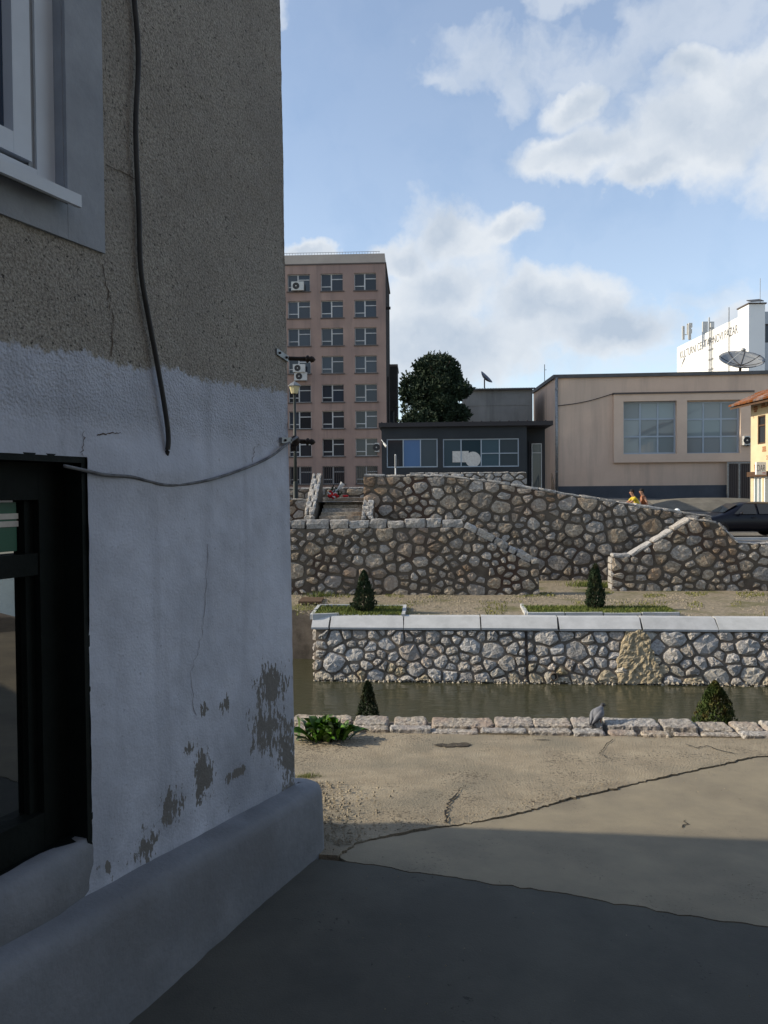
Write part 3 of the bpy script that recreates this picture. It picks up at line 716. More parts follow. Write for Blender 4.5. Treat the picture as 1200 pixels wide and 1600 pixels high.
def wall_off(a, z):
    q = Vector((a * 2.2, z * 2.2, 5)); r_ = noise.noise(q) * .008 + noise.noise(q * 6) * .0035
    zl = 2.02
    rough_ = .0042 if z > zl else .0012
    r_ += noise.noise(Vector((a * 60, z * 60, 1))) * rough_
    for (hs0, hs1, hz0, hz1) in ((lw_s0, lw_s1, lw_z0, lw_z1), (uw_s0, uw_s1, uw_z0, uw_z1)):
        pass
    # plaster bulge above the lower window where the cable ends
    r_ += .022 * math.exp(-((a + .95) / .28) ** 2 - ((z - 1.83) / .10) ** 2)
    return r_
st = .02; SA = -3.3; ns = int(-SA / st); nzv = int(4.8 / st); idx = {}; vs = []; fs = []
def wv(i, j):
    if (i, j) not in idx:
        a = SA + i * st; z = j * st
        # snap to the openings
        for e in (lw_s1, lw_s0, uw_s1, uw_s0):
            if abs(a - e) < st / 2: a = e
        for e in (lw_z0, lw_z1, uw_z0, uw_z1):
            if abs(z - e) < st / 2: z = e
        idx[(i, j)] = len(vs); dd = wall_off(a, z)
        ln = -.0165 * max(0, z - .3); a += ln * max(0, 1 + a / 1.2) if i != ns else 0
        if i == ns: vs.append(H.p(-.012 + ln, dd * .5, z) + Nf * (-.004 + noise.noise(Vector((z * 30, 0, 3))) * .004))
        else: vs.append(H.p(a, dd, z))
    return idx[(i, j)]
for i in range(ns):
    for j in range(nzv):
        a = SA + (i + .5) * st; z = (j + .5) * st
        if (lw_s0 < a < lw_s1 and lw_z0 < z < lw_z1) or (uw_s0 < a < uw_s1 and uw_z0 < z < uw_z1): continue
        fs.append((wv(i, j), wv(i + 1, j), wv(i + 1, j + 1), wv(i, j + 1)))
# far face strip joins the rough edge
fr = []
for j in range(nzv + 1):
    e = vs[wv(ns, j)]; fr.append((len(vs), len(vs) + 1)); vs.append(e + Nf * .012 + Df * .025); vs.append(Cn + Df * 5.6 + Vector((0, 0, e.z)))
for j in range(nzv):
    fs.append((wv(ns, j), fr[j][0], fr[j + 1][0], wv(ns, j + 1))); fs.append((fr[j][0], fr[j][1], fr[j + 1][1], fr[j + 1][0]))
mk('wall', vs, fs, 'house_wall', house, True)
rest = G()
LB = Cn + Df * 5.6
rest.add([H.p(-3.3, 0, 0), H.p(-9, 0, 0), H.p(-9, 0, 6.2), H.p(-3.3, 0, 6.2)], [(1, 0, 3, 2)])
rest.add([H.p(-3.3, 0, 4.8), H.p(-.012, 0, 4.8), H.p(-.012, 0, 6.2), H.p(-3.3, 0, 6.2)], [(0, 1, 2, 3)])
c0, c1 = H.p(-.012, 0, 4.8), LB + Vector((0, 0, 4.8)); rest.add([c0, c1, LB + Vector((0, 0, 6.2)), H.p(-.012, 0, 6.2)], [(0, 1, 2, 3)])
back0 = H.p(-9, 0, 0); bl = back0 + Df * 4
rest.add([back0, bl, bl + Vector((0, 0, 6.2)), back0 + Vector((0, 0, 6.2)), LB, LB + Vector((0, 0, 6.2))], [(0, 1, 2, 3), (1, 4, 5, 2)])
rest.build('upper_wall', 'house_wall', house)
# roof with eaves (above the frame)
ov = .45
E = [H.p(.25, ov, 6.2) + Nf * ov, H.p(-9.4, ov, 6.2), bl + Vector((-.5, -.5, 6.2)), LB + Df * .4 + Nf * ov + Vector((0, 0, 6.2))]
cc = sum(E, Vector()) / 4 + Vector((0, 0, 2.0)); rg0 = cc + H.U * 2; rg1 = cc - H.U * 2
mk('roof', E + [e + Vector((0, 0, .12)) for e in E] + [rg0, rg1], [(0, 3, 2, 1), (0, 1, 5, 4), (1, 2, 6, 5), (2, 3, 7, 6), (3, 0, 4, 7), (4, 5, 9, 8), (5, 6, 9), (6, 7, 8, 9), (7, 4, 8)], 'roof_tile', house)
# plinth swept along both faces with a rounded corner
def plinth_top(a):
    zL = H.zy(0, 1512, .11); sL = H.sx(0, 1512, .11); zR = H.zy(470, 1248, .11)
    return zR + (zL - zR) * max(-9, a) / sL if a < 0 else zR
prof = [(.14, -.35), (.136, .05), (.130, .5), (.124, .86), (.114, .95), (.092, .99), (.05, 1.0), (-.02, 1.015)]
rings = []
for k in range(61): rings.append((-6 + 6 * k / 60, None))
rings = [('n', -6 + 6 * k / 120) for k in range(120)] + [('a', k / 7) for k in range(8)] + [('f', .15 + k * .6) for k in range(10)]
pv = []; pf = []
for kind, q in rings:
    for (d, h) in prof:
        a = q if kind == 'n' else 0
        tz_ = plinth_top(a); z = h * tz_ if h > 0 else h
        wob = .007 * noise.noise(Vector((a * 4 + (q if kind != 'n' else 0), h * 3, 2))) + .005 * noise.noise(Vector((a * 13 + (q if kind != 'n' else 0), h * 9, 5)))
        if kind == 'n': P = H.p(q, d + wob, z)
        elif kind == 'a':
            dr = (H.NN * (1 - q) + Nf * q).normalized(); P = Cn + dr * (d + wob) + Vector((0, 0, z))
        else: P = Cn + Df * q + Nf * (d + wob) + Vector((0, 0, z))
        pv.append(P)
npf = len(prof)
for i in range(len(rings) - 1):
    for k in range(npf - 1): pf.append((i * npf + k, (i + 1) * npf + k, (i + 1) * npf + k + 1, i * npf + k + 1))
mk('plinth', pv, pf, 'plinth', house, True)
# --- lower window: deep black-painted recess, sash, glass
lw = G()
for (a, b_, c, e, d0, d1) in ((lw_s1 - .02, lw_s1 + .004, lw_z0 - .02, lw_z1 + .003, -.003, -.22), (lw_s0, lw_s1 + .003, lw_z1 - .02, lw_z1 + .005, -.002, -.22), (lw_s0, lw_s1, lw_z0 - .02, lw_z0 + .012, -.01, -.22)):
    lw.fbox(H, a, b_, d0, d1, c, e)
lwin = lw.build('window', 'black_paint', house)
fw = G(); d0, d1 = -.085, -.15; gl = H.sx(38, 1000, -.12)
fw.fbox(H, gl + .035, lw_s1 - .021, d0, d1, lw_z0 + .013, lw_z1 - .021); fw.fbox(H, lw_s0, gl + .034, d0, d1, lw_z1 - .14, lw_z1 - .021); fw.fbox(H, lw_s0, gl + .034, d0, d1, lw_z0 + .013, lw_z0 + .13)
zt = H.zy(20, 885, -.1); fw.fbox(H, lw_s0, gl + .034, d0 - .005, d1, zt - .035, zt + .035)
fw.fbox(H, gl, gl + .033, -.11, -.155, lw_z0 + .131, lw_z1 - .141)
fw.build('frame', 'black_paint', lwin)
for (a, b_) in ((lw_z0 + .13, zt - .036), (zt + .036, lw_z1 - .141)):
    mk('pane', [H.p(lw_s0, -.135, a), H.p(gl + .01, -.135, a), H.p(gl + .01, -.135, b_), H.p(lw_s0, -.135, b_)], [(0, 1, 2, 3)], 'glass_dark', lwin)
gs0, gs1 = H.sx(-40, 820, -.133), H.sx(24, 820, -.133); gzt, gzb = H.zy(10, 785, -.133), H.zy(10, 862, -.133)
G().fbox(H, gs0, gs1, -.128, -.132, gzb, gzt).build('green_patch', 'pane_green', lwin)  # flat green rectangle on the pane, pale stripes across it
for py in (807, 819):
    z = H.zy(10, py, -.127); G().fbox(H, gs0, gs1 + .004, -.124, -.1275, z - .009, z + .009).build('patch_stripe', 'wrap', lwin)
# worn plaster sill under it
sl = []; sf = []; nn_ = 26; pr = [(-.06, .016), (.0, .018), (.022, -.012), (.030, -.08), (.022, -.16), (-.012, -.22)]
for k in range(nn_ + 1):
    a = lw_s0 - .3 + (lw_s1 + .07 - lw_s0 + .3) * k / nn_; e = min(1, (nn_ - k) / 4)
    for (d, z) in pr:
        q = Vector((a * 6, z * 12, 8)); sl.append(H.p(a, (d * e - .014 * (1 - e) if d >= 0 else d) + noise.noise(q) * .008 * e, lw_z0 + z + noise.noise(q + Vector((5, 5, 5))) * .012))
for k in range(nn_):
    for r_ in range(len(pr) - 1): sf.append((k * 6 + r_, k * 6 + r_ + 1, (k + 1) * 6 + r_ + 1, (k + 1) * 6 + r_))
mk('sill', sl, [tuple(reversed(q)) for q in sf], 'plinth', house, True)
# --- upper window: pvc frame, sill, smooth plaster surround
tr_s1, tr_z0 = H.hit(160, 397)
ut = G(); ut.fbox(H, uw_s1, tr_s1, .013, -.02, tr_z0, uw_z1 + .3); ut.fbox(H, uw_s0 - .3, uw_s1 - .0005, .0125, -.02, tr_z0, uw_z0 - .03)
ut.fbox(H, uw_s1 - .003, uw_s1 + .002, .0, -.16, uw_z0 - .02, uw_z1)
uwin = ut.build('window', 'trim_plaster', house)
sl_s1 = H.sx(122, 318, .06)
si = G(); si.add([H.p(uw_s0 - .2, .075, uw_z0 - .012), H.p(sl_s1, .075, uw_z0 - .012), H.p(sl_s1, -.1, uw_z0 + .012), H.p(uw_s0 - .2, -.1, uw_z0 + .012),
                  H.p(uw_s0 - .2, .075, uw_z0 - .05), H.p(sl_s1, .075, uw_z0 - .05), H.p(sl_s1, .06, uw_z0 - .05), H.p(sl_s1, .06, uw_z0 - .024), H.p(uw_s0 - .2, .06, uw_z0 - .05)],
                 [(0, 1, 2, 3), (4, 5, 1, 0), (5, 6, 7, 1), (1, 7, 2), (4, 8, 6, 5)])
si.build('sill', 'white_pvc', uwin)
fo = G(); fo.fbox(H, uw_s1 - .075, uw_s1 - .0035, -.035, -.11, uw_z0 + .013, uw_z1); fo.fbox(H, uw_s0, uw_s1 - .0755, -.035, -.11, uw_z0 + .013, uw_z0 + .06)
fo.build('frame', 'white_pvc', uwin)
fg = G(); fg.fbox(H, uw_s1 - .098, uw_s1 - .076, -.045, -.1, uw_z0 + .061, uw_z1); fg.build('gasket', 'grey_pvc', uwin)
fs_ = G(); fs_.fbox(H, uw_s1 - .165, uw_s1 - .099, -.03, -.1, uw_z0 + .075, uw_z1); fs_.fbox(H, uw_s0, uw_s1 - .1655, -.03, -.1, uw_z0 + .075, uw_z0 + .14)
fs_.build('sash', 'white_pvc', uwin)
mk('pane', [H.p(uw_s0, -.07, uw_z0 + .13), H.p(uw_s1 - .16, -.07, uw_z0 + .13), H.p(uw_s1 - .16, -.07, uw_z1), H.p(uw_s0, -.07, uw_z1)], [(0, 1, 2, 3)], 'glass_upper', uwin)
# cracks in the render
def wcrack(pts, r_):
    P = []
    for i in range(len(pts) - 1):
        for k in range(7):
            t_ = k / 7; P.append((pts[i][0] + (pts[i + 1][0] - pts[i][0]) * t_ + rng.gauss(0, 1.5), pts[i][1] + (pts[i + 1][1] - pts[i][1]) * t_ + rng.gauss(0, .8)))
    V = []
    for i, p in enumerate(P):
        a, z = H.hit(*p); wd = r_ * rng.uniform(.3, 1.2)
        dd = wall_off(a, z) + .0022; horiz = abs(pts[0][0] - pts[-1][0]) > abs(pts[0][1] - pts[-1][1])
        V += [H.p(a - (0 if horiz else wd), dd, z - (wd if horiz else 0)), H.p(a + (0 if horiz else wd), dd, z + (wd if horiz else 0))]
    mk('crack', V, [(2 * i, 2 * i + 1, 2 * i + 3, 2 * i + 2) for i in range(len(P) - 1)], 'mortar_dark', house)
wcrack([(322, 850), (321, 960), (312, 1010), (300, 1050), (302, 1130)], .0011)
wcrack([(160, 412), (168, 470), (176, 500), (172, 565)], .0022)
wcrack([(165, 258), (190, 268), (215, 282)], .002)
wcrack([(150, 680), (175, 676), (192, 678)], .002)
wcrack([(131, 672), (129, 700), (128, 715)], .002)
wcrack([(395, 722), (398, 700), (405, 694), (420, 697)], .0022)
# --- cables and brackets on the wall
def wall_pts(px, d):
    out_ = []
    for p in px:
        a, z = H.hit(p[0], p[1], d); out_.append(H.p(a, d, z))
    return out_
def smooth_path(pts, n=6):
    o = []
    for i in range(len(pts) - 1):
        p0, p1, p2, p3 = pts[max(i - 1, 0)], pts[i], pts[i + 1], pts[min(i + 2, len(pts) - 1)]
        for k in range(n):
            t_ = k / n; o.append(.5 * ((2 * p1) + (p2 - p0) * t_ + (2 * p0 - 5 * p1 + 4 * p2 - p3) * t_ ** 2 + (3 * p1 - p0 - 3 * p2 + p3) * t_ ** 3))
    return o + [pts[-1]]
pts = [H.p(H.sx(208, -60, .02), .02, H.zy(208, -60, .02))] + wall_pts([(210, 0), (215, 60), (216, 110), (212, 200), (217, 330), (220, 420), (231, 490), (246, 570), (258, 640), (263, 680), (262, 702)], .018) + wall_pts([(258, 716)], -.004)
tag(G().tube(smooth_path(pts), .0095, 8).build('power_cable', 'cable', smooth=True), 'thick dark cable running down the upper house wall', 'cable')
pts = wall_pts([(100, 728), (133, 735), (165, 742), (205, 745), (232, 752), (262, 758), (300, 755), (345, 745), (395, 727), (425, 712), (448, 694)], .014) + [at_y(464, 683, 3.86)]
tag(G().tube(smooth_path(pts), .0062, 7).build('thin_cable', 'cable_paint', smooth=True), 'thin whitewashed cable sagging from black window to the house corner', 'cable')
def bracket(label, plate, rod_y, bolts, clamp):
    a0, z0 = H.hit(*plate[0], .006); a1, z1 = H.hit(*plate[1], .006)
    t_ = thing('wall_bracket', H.p((a0 + a1) / 2, 0, min(z0, z1)), label, 'bracket', 'iron brackets at the house corner')
    hh = .014
    g_ = G(); g_.prism(H, [(a0, z0 - hh), (a1, z1 - hh), (a1, z1 + hh), (a0, z0 + hh)], .0125, -.006); g_.build('plate', 'galv', t_)
    for k in bolts:
        a, z = a0 + (a1 - a0) * k, z0 + (z1 - z0) * k
        G().lathe(H.p(a, .012, z), [(.006, 0), (.006, .006), (.003, .009)], 8, H.NN).build('bolt', 'iron', t_)
    P0 = at_y(448 if not clamp else 458, rod_y, 3.9); P1 = at_y(480, rod_y + 1, 3.9); P2 = at_y(492, rod_y + 2, 3.9)
    G().tube([H.p(a1 - .01, .006, z1), P0, P1], .0105, 8).build('rod', 'iron', t_, True)
    ax = (P2 - P1).normalized()
    G().lathe(P1 - ax * .008, [(.0105, 0), (.019, .006), (.019, .014), (.011, .02), (.017, .03), (.012, .042), (.002, .05)], 10, ax).build('finial', 'iron', t_, True)
    if clamp:
        c = at_y(461, rod_y, 3.87); g_ = G(); g_.ball(c, .026, 9, (1, .8, 1.15)); g_.box(c + Vector((-.022, -.012, -.05)), c + Vector((.006, .014, -.02))); g_.build('clamp', 'iron', t_, True)
bracket('upper iron bracket with flat bolted plate and pointed rod at house corner', ((431, 549), (449, 561)), 560, (.22, .8), False)
bracket('lower iron bracket with black clamp holding the thin cable at house corner', ((439, 688), (454, 688)), 689, (.3,), True)

# ================================================================== UNSEEN HOUSES ADDED TO SHADE THE ALLEY (beside and behind the camera)
NB = Fr(3.9, 2.4, 90)                              # faces left, U towards -y
nb_ = thing('added_shade_house', (6.5, -5, -.1), 'unseen house added right of the camera to shade the alley', 'house')
hn = [(1.5 + 2.6 * k, 2.6 + 2.6 * k, z, z + 1.35) for k in range(5) for z in (1.0, 4.1)]
g_ = G(); holed(g_, NB, 0, 15, -.2, 8.0, hn, .2); shell(g_, NB, 0, 15, -.2, 8.0, 6); g_.add([NB.p(0, 0, -.2), NB.p(0, -6, -.2), NB.p(0, -6, 8), NB.p(0, 0, 8)], [(1, 0, 3, 2)]); g_.build('wall', 'shed', nb_)
for h in hn:
    o = G().fbox(NB, h[0], h[1], -.12, -.18, h[2], h[2] + .07).fbox(NB, h[0], h[1], -.12, -.18, h[3] - .07, h[3]).fbox(NB, h[0], h[0] + .07, -.121, -.18, h[2] + .07, h[3] - .07).fbox(NB, h[1] - .07, h[1], -.121, -.18, h[2] + .07, h[3] - .07).build('window', 'wood', nb_)
    mk('pane', [NB.p(h[0], -.16, h[2]), NB.p(h[1], -.16, h[2]), NB.p(h[1], -.16, h[3]), NB.p(h[0], -.16, h[3])], [(0, 1, 2, 3)], 'glass_office', o)
G().fbox(NB, -.5, 15.5, .6, -6.5, 8.001, 8.2).build('eaves', 'roof_tile', nb_)
BE = Fr(-9, -12.8, 180)  # added behind the camera, cuts sky light in the alley
be = thing('added_end_house', (-2, -15, -.1), 'unseen house added behind the camera to block sky light', 'house')
g_ = G(); hb2 = [(-11 + 2.6 * k, -9.9 + 2.6 * k, z, z + 1.35) for k in range(4) for z in (1.0, 4.1)]; holed(g_, BE, -13, 2, -.2, 8.5, hb2, .2); shell(g_, BE, -13, 2, -.2, 8.5, 5); g_.build('wall', 'shed', be)
for h in hb2: mk('window', [BE.p(h[0], -.16, h[2]), BE.p(h[1], -.16, h[2]), BE.p(h[1], -.16, h[3]), BE.p(h[0], -.16, h[3])], [(0, 1, 2, 3)], 'glass_office', be)
g_ = G(); g_.fbox(BE, -13.4, 2.4, .5, -5.5, 8.501, 8.7); g_.build('eaves', 'roof_tile', be)

# ================================================================== NEAR PARAPET
par = thing('canal_parapet', PAR.p(0, -.15, -.26), 'low kerb wall of rough pinkish stones along the near canal edge', 'parapet')
def par_row(joints, d0, d1, z0, z1, amp):
    for i in range(len(joints) - 1):
        a, b_ = joints[i] + .008, joints[i + 1] - .008; sk = rng.uniform(-.02, .02); hz = rng.uniform(-.012, .012)
        zz = [gz(PAR.p(q, d0, 0).x, 6.3) for q in (a, b_)]
        f0 = d0 + rng.uniform(-.012, .012)
        cs = [PAR.p(a, f0, z0 + zz[0]), PAR.p(b_, f0, z0 + zz[1]), PAR.p(b_, d1, z0 + zz[1]), PAR.p(a, d1, z0 + zz[0]),
              PAR.p(a + sk, f0 - .012, z1 + hz + zz[0]), PAR.p(b_ - sk, f0 - .012, z1 + hz + zz[1]), PAR.p(b_ - sk, d1, z1 + hz + .008 + zz[1]), PAR.p(a + sk, d1, z1 + hz + .008 + zz[0])]
        rough_block(cs, 'stone_near', par, rng, amp, max(6, int((b_ - a) / .022)), 8, 5, 'stone', 22.0, .4)
back_j = [PAR.sx(x, 1130, -.2) for x in (150, 250, 340, 455, 548, 611, 671, 774, 833, 893, 942, 1035, 1087, 1148, 1190, 1240, 1330, 1400, 1480, 1590)]
front_j = [PAR.sx(x, 1145) for x in (200, 330, 460, 545, 610, 672, 748, 828, 894, 950, 1000, 1055, 1100, 1160, 1250, 1340, 1420, 1550)]
par_row(front_j, 0, -.115, -.14, .03, .0055)
par_row(back_j, -.12, -.36, -.16, .052, .0065)
G().fbox(PAR, -6, 8, -.02, -.398, -.5, -.262).build('footing', 'mortar_light', par)

# ================================================================== FAR CANAL WALL
rw = random.Random(11)
cw = thing('canal_wall', CB.p(6, -.2, Z_WATER), 'pale rubble stone canal wall with white concrete coping across the water', 'wall')
s_a, s_b = CB.sx(492, 1030), 25.0
G().fbox(CB, s_a, s_b, 0, -.6, Z_WATER - .6, ztop).build('mortar_core', 'mortar_light', cw)
blot_s = CB.sx(995, 1020)
def cmat(c):
    cx = sum(p[0] for p in c) / len(c); cz = sum(p[1] for p in c) / len(c)
    if abs(cx - blot_s) < .62 + .3 * (ztop - cz) / 1.4 - .25: return 'stone_tan'
    return 'stone_tan' if (cz < Z_WATER + .38 and rw.random() < .55) else 'stone_light'
s_vis = CB.sx(1215, 1000)
for (p0, p1, sz) in ((s_a + .02, CB.sx(822, 1000) - .03, .345), (CB.sx(822, 1000) + .03, s_vis + 2.0, .40)):
    for c in cells([(p0, Z_WATER + .02), (p1, Z_WATER + .02), (p1, ztop - .02), (p0, ztop - .02)], sz, .05, rw, 1.25, .6):
        stone(CB, c, 0, .06 * rw.uniform(.6, 1.5), cmat(c), cw, rw, 13)
# waterline rubble and lime crust
v = []; f = []
for _ in range(700):
    a = rw.uniform(s_a, s_vis + 3); P = CB.p(a, .0 + abs(rw.gauss(0, .04)), Z_WATER + rw.uniform(-.05, .05)); pebble(P, rw.uniform(.02, .07))
mk('waterline_rubble', v, f, 'stone_tan', cw)['kind'] = 'stuff'
v = []; f = []; nu, nv = 26, 30
for j in range(nv + 1):
    z = Z_WATER + .02 + (ztop + .03 - Z_WATER - .02) * j / nv; wd = .22 + .42 * (max(0, ztop - z) / 1.5) ** .8
    for i in range(nu + 1):
        u = i / nu * 2 - 1; a = blot_s + u * wd * 1.15 + .12 * noise.noise(Vector((z * 3, 1, 7)))
        q = Vector((a * 5, z * 5, 3)); ms = 1 - abs(u) ** 2.5 - .15 + .5 * noise.noise(q)
        d = (.05 + .06 * noise.noise(q * 1.7) + .03 * noise.noise(q * 5) + .03) if ms > 0 else -.04
        v.append(CB.p(a, min(d, ms * .5), z))
f = [(j * (nu + 1) + i, j * (nu + 1) + i + 1, (j + 1) * (nu + 1) + i + 1, (j + 1) * (nu + 1) + i) for j in range(nv) for i in range(nu)]
mk('lime_crust', v, f, 'stone_tan', cw)
# sloped concrete coping slabs
js = [CAN.sx(x, 966) for x in (486, 515, 630, 751, 873, 1003, 1121)] ; js += [js[-1] + 1.98 * k for k in range(1, 7)]
zb = CAN.zy(800, 982, .08)
for i in range(len(js) - 1):
    a, b_ = js[i] + .018, js[i + 1] - .018; dz = rw.uniform(-.012, .012); tl = rw.uniform(-.012, .012)
    P = [(.085, zb - .05), (.09, zb), (-.20, Z_CAP), (-.42, Z_CAP + .01), (-.42, zb - .05)]
    vv = [CAN.p(a, d, z + dz) for d, z in P] + [CAN.p(b_ + (.03 if d > 0 else 0) * rw.uniform(-1, 1), d, z + dz + tl) for d, z in P]
    mk('coping_slab', vv, [(4, 3, 2, 1, 0), (5, 6, 7, 8, 9)] + [(k, (k + 1) % 5, 5 + (k + 1) % 5, 5 + k) for k in range(5)], 'concrete_cap', cw)
# return of the wall at its left end, and drain pipe, joint
RET = Fr(CAN.p(s_a, 0, 0).x, CAN.p(s_a, 0, 0).y, 94.5)        # faces left
for c in cells([(-2.2, Z_WATER), (-.02, Z_WATER), (-.02, ztop), (-2.2, ztop)], .42, .05, rw): stone(RET, c, 0, .09, 'stone_light', cw, rw)
G().fbox(RET, -2.2, .0, -.001, -.3, Z_WATER - .5, ztop + .01).build('return_core', 'mortar_light', cw)
G().fbox(RET, -2.3, -.46, .03, -.3, ztop + .012, Z_CAP - .02).build('return_coping', 'concrete_cap', cw)
dp = CB.hit(865, 1056); G().lathe(CB.p(dp[0], .01, dp[1]), [(.10, -.05), (.10, .12), (.075, .12), (.07, .02)], 14, CAN.NN).build('drain_pipe', 'mortar_dark', cw, True)
jt = CB.sx(822, 1000); G().fbox(CB, jt - .02, jt + .02, .05, -.01, Z_WATER, ztop - .03).build('joint_strip', 'iron', cw)

# ================================================================== TERRACE: beds, thujas, grass
def tpix(px, py): return at_z(px, py, Z_T)
def kerb_run(parent, pts, h=.09, wd=.09, lens=1.0):
    for i in range(len(pts) - 1):
        a, b_ = pts[i], pts[i + 1]; T = (b_ - a).length; n = max(1, round(T / lens)); dr = (b_ - a).normalized(); nn = Vector((-dr.y, dr.x, 0)) * wd / 2
        for k in range(n):
            p = a + dr * (T * k / n + .008); q = a + dr * (T * (k + 1) / n - .008); up = Vector((0, 0, h + rng.uniform(-.015, .015)))
            dn = Vector((0, 0, -.05))
            rough_block([p - nn + dn, q - nn + dn, q + nn + dn, p + nn + dn, p - nn + up, q - nn + up, q + nn + up, p + nn + up], 'concrete_cap', parent, rng, .004, 4, 1, 1, 'kerb_stone', 3)
def grass_patch(name, poly_fn, n, h, mat, parent=None, kind='stuff', wd=.006):
    v = []; f = []
    for _ in range(n):
        P = poly_fn()
        if P is None: continue
        hh = h * rng.uniform(.4, 1.3); lean = Vector((rng.gauss(0, .35), rng.gauss(0, .35), 0)) * hh; a = rng.uniform(0, math.pi); sd = Vector((math.cos(a), math.sin(a), 0)) * wd * rng.uniform(.7, 1.4); k = len(v)
        v += [P - sd, P + sd, P + lean * .45 + Vector((0, 0, hh * .6)) + sd * .7, P + lean * .45 + Vector((0, 0, hh * .6)) - sd * .7, P + lean + Vector((0, 0, hh))]
        f += [(k, k + 1, k + 2, k + 3), (k + 3, k + 2, k + 4)]
    o = mk(name, v, f, mat, parent); o['kind'] = kind; return o
def quad_pt(q):
    def fn():
        u, v_ = rng.random(), rng.random(); return q[0].lerp(q[1], u).lerp(q[3].lerp(q[2], u), v_)
    return fn
def bed(label, c, runs, n):
    Q = [tpix(*p) for p in c]; o = thing('planting_bed', sum(Q, Vector()) / 4, label, 'planting bed', 'kerbed planting beds on the terrace')
    mk('soil', [q + Vector((0, 0, .025)) for q in Q] + [q - Vector((0, 0, .1)) for q in Q], [(0, 1, 2, 3), (0, 4, 5, 1), (1, 5, 6, 2), (2, 6, 7, 3), (3, 7, 4, 0)], 'earth', o)
    for r_ in runs: kerb_run(o, [tpix(*p) for p in r_])
    Q2 = [q + Vector((0, 0, .02)) for q in Q]
    grass_patch('grass', quad_pt(Q2), n, .085, 'grass', o, wd=.011)
bed('left kerbed grass bed with a dark thuja on the terrace', ((488, 964), (629, 964), (632, 950), (499, 950)), (((487, 965), (499, 950), (633, 950), (630, 965)), ((487, 965), (530, 963.5))), 5200)
bed('right kerbed grass bed holding a greener upright thuja', ((823, 963), (1062, 962), (1040, 951), (815, 950)), (((815, 948), (823, 963), (1062, 962)),), 9000)
def dry():
    px = rng.uniform(462, 1195); py = rng.choice((rng.uniform(926, 934), rng.uniform(940, 962)))
    if noise.noise(Vector((px * .02, py * .06, 4))) < .12: return None
    return tpix(px, py)
grass_patch('dry_grass', dry, 9000, .055, 'grass_dry', wd=.012)
tag(COL.objects['dry_grass'], 'dry yellow-green grass scattered over the terrace gravel', 'grass')
v = []; f = []
for _ in range(5200):
    px = rng.uniform(462, 1200); py = rng.choice((rng.triangular(926, 946, 930), rng.uniform(930, 964)))
    if noise.noise(Vector((px * .012, py * .08, 9))) < -.15: continue
    P = tpix(px, py); P.z += .004; pebble(P, rng.choice((.012, .018, .024, .034)))
tag(mk('gravel_stones', v, f, 'pave_old'), 'loose pale gravel stones strewn over the terrace', 'gravel', kind='stuff')
def tuft(name, label, px, py, n, rad, h, fn):
    C = fn(px, py)
    o = grass_patch(name, lambda: C + Vector((rng.gauss(0, rad), rng.gauss(0, rad * .6), -.005)), n, h, 'grass', wd=h * .04); tag(o, label, 'grass')
tuft('grass_tuft', 'short green grass at the house corner beside the gravel', 480, 1217, 500, .05, .035, gpix)
tuft('grass_tuft', 'yellowish grass clump beside the brown board on the terrace', 500, 932, 260, .22, .16, tpix)
tuft('grass_tuft', 'bright grass clump at the foot of the gap in the stone walls', 915, 916, 420, .3, .2, tpix)
tuft('grass_tuft', 'grass clump against the white-lit wall end at the gap', 950, 918, 260, .18, .2, tpix)
tuft('grass_tuft', 'weedy grass growing out below the right canal thuja', 1118, 1149, 260, .06, .03, gpix)
Bq = [tpix(*p) for p in ((466, 943), (502, 943), (506, 936), (472, 936))]
bo = thing('wooden_board', sum(Bq, Vector()) / 4, 'brown rectangular board lying flat on terrace gravel at left', 'board')
for k in range(3):
    def e(q): return q
    a0, a1 = k / 3 + .01, (k + 1) / 3 - .01
    q = [Bq[0].lerp(Bq[3], a0), Bq[1].lerp(Bq[2], a0), Bq[1].lerp(Bq[2], a1), Bq[0].lerp(Bq[3], a1)]
    mk('plank', [x - Vector((0, 0, .01)) for x in q] + [x + Vector((0, 0, .06)) for x in q], [(4, 5, 6, 7), (0, 1, 5, 4), (1, 2, 6, 5), (2, 3, 7, 6), (3, 0, 4, 7)], 'board', bo)

def thuja(label, base, h, rad, n, mat, size, power=.8, low=.0, seed=1):
    rg = random.Random(seed); o = thing('thuja', base, label, 'thuja', 'small thujas by the canal')
    pts = []
    for _ in range(n):
        u = rg.random() ** 1.25; z = h * (low + (1 - low) * u); ph = rg.uniform(0, 2 * math.pi)
        env = rad * ((1 - u) ** power) * min(1, (u + .05) * 5) * (1 + .28 * noise.noise(Vector((math.cos(ph) * 1.6, math.sin(ph) * 1.6, z * 6 / h + seed))) )
        rr = env * math.sqrt(rg.uniform(.25, 1.12)); dr = Vector((math.cos(ph), math.sin(ph), 0))
        pts.append((base + dr * rr + Vector((0, 0, z)), (dr * .5 + Vector((0, 0, 1))).normalized()))
    leaves('crown', pts, size, mat, o, rg, .38)
    G().tube([base - Vector((0, 0, .05)), base + Vector((0, 0, h * .6))], [rad * .13, rad * .05], 7).build('trunk', 'bark', o)
    return o
b1 = tpix(569, 958); thuja('dark thuja in the left terrace bed', b1, at_y(569, 892, b1.y).z - b1.z, .36, 2600, 'thuja_dark', .085, .62, .02, 1)
b2 = tpix(930, 953); thuja('slim dark thuja in the right terrace bed', b2, at_y(930, 882, b2.y).z - b2.z, .30, 2600, 'thuja_dark', .085, .55, .02, 2)
def bank_pt(px): P = at_y(px, 1120, 7.25); P.z = -1.0; return P
b3 = bank_pt(575); thuja('dark narrow thuja rising behind the near parapet at left', b3, at_y(575, 1064, 7.25).z + 1.0, .205, 5200, 'thuja_dark', .03, .62, .04, 3)
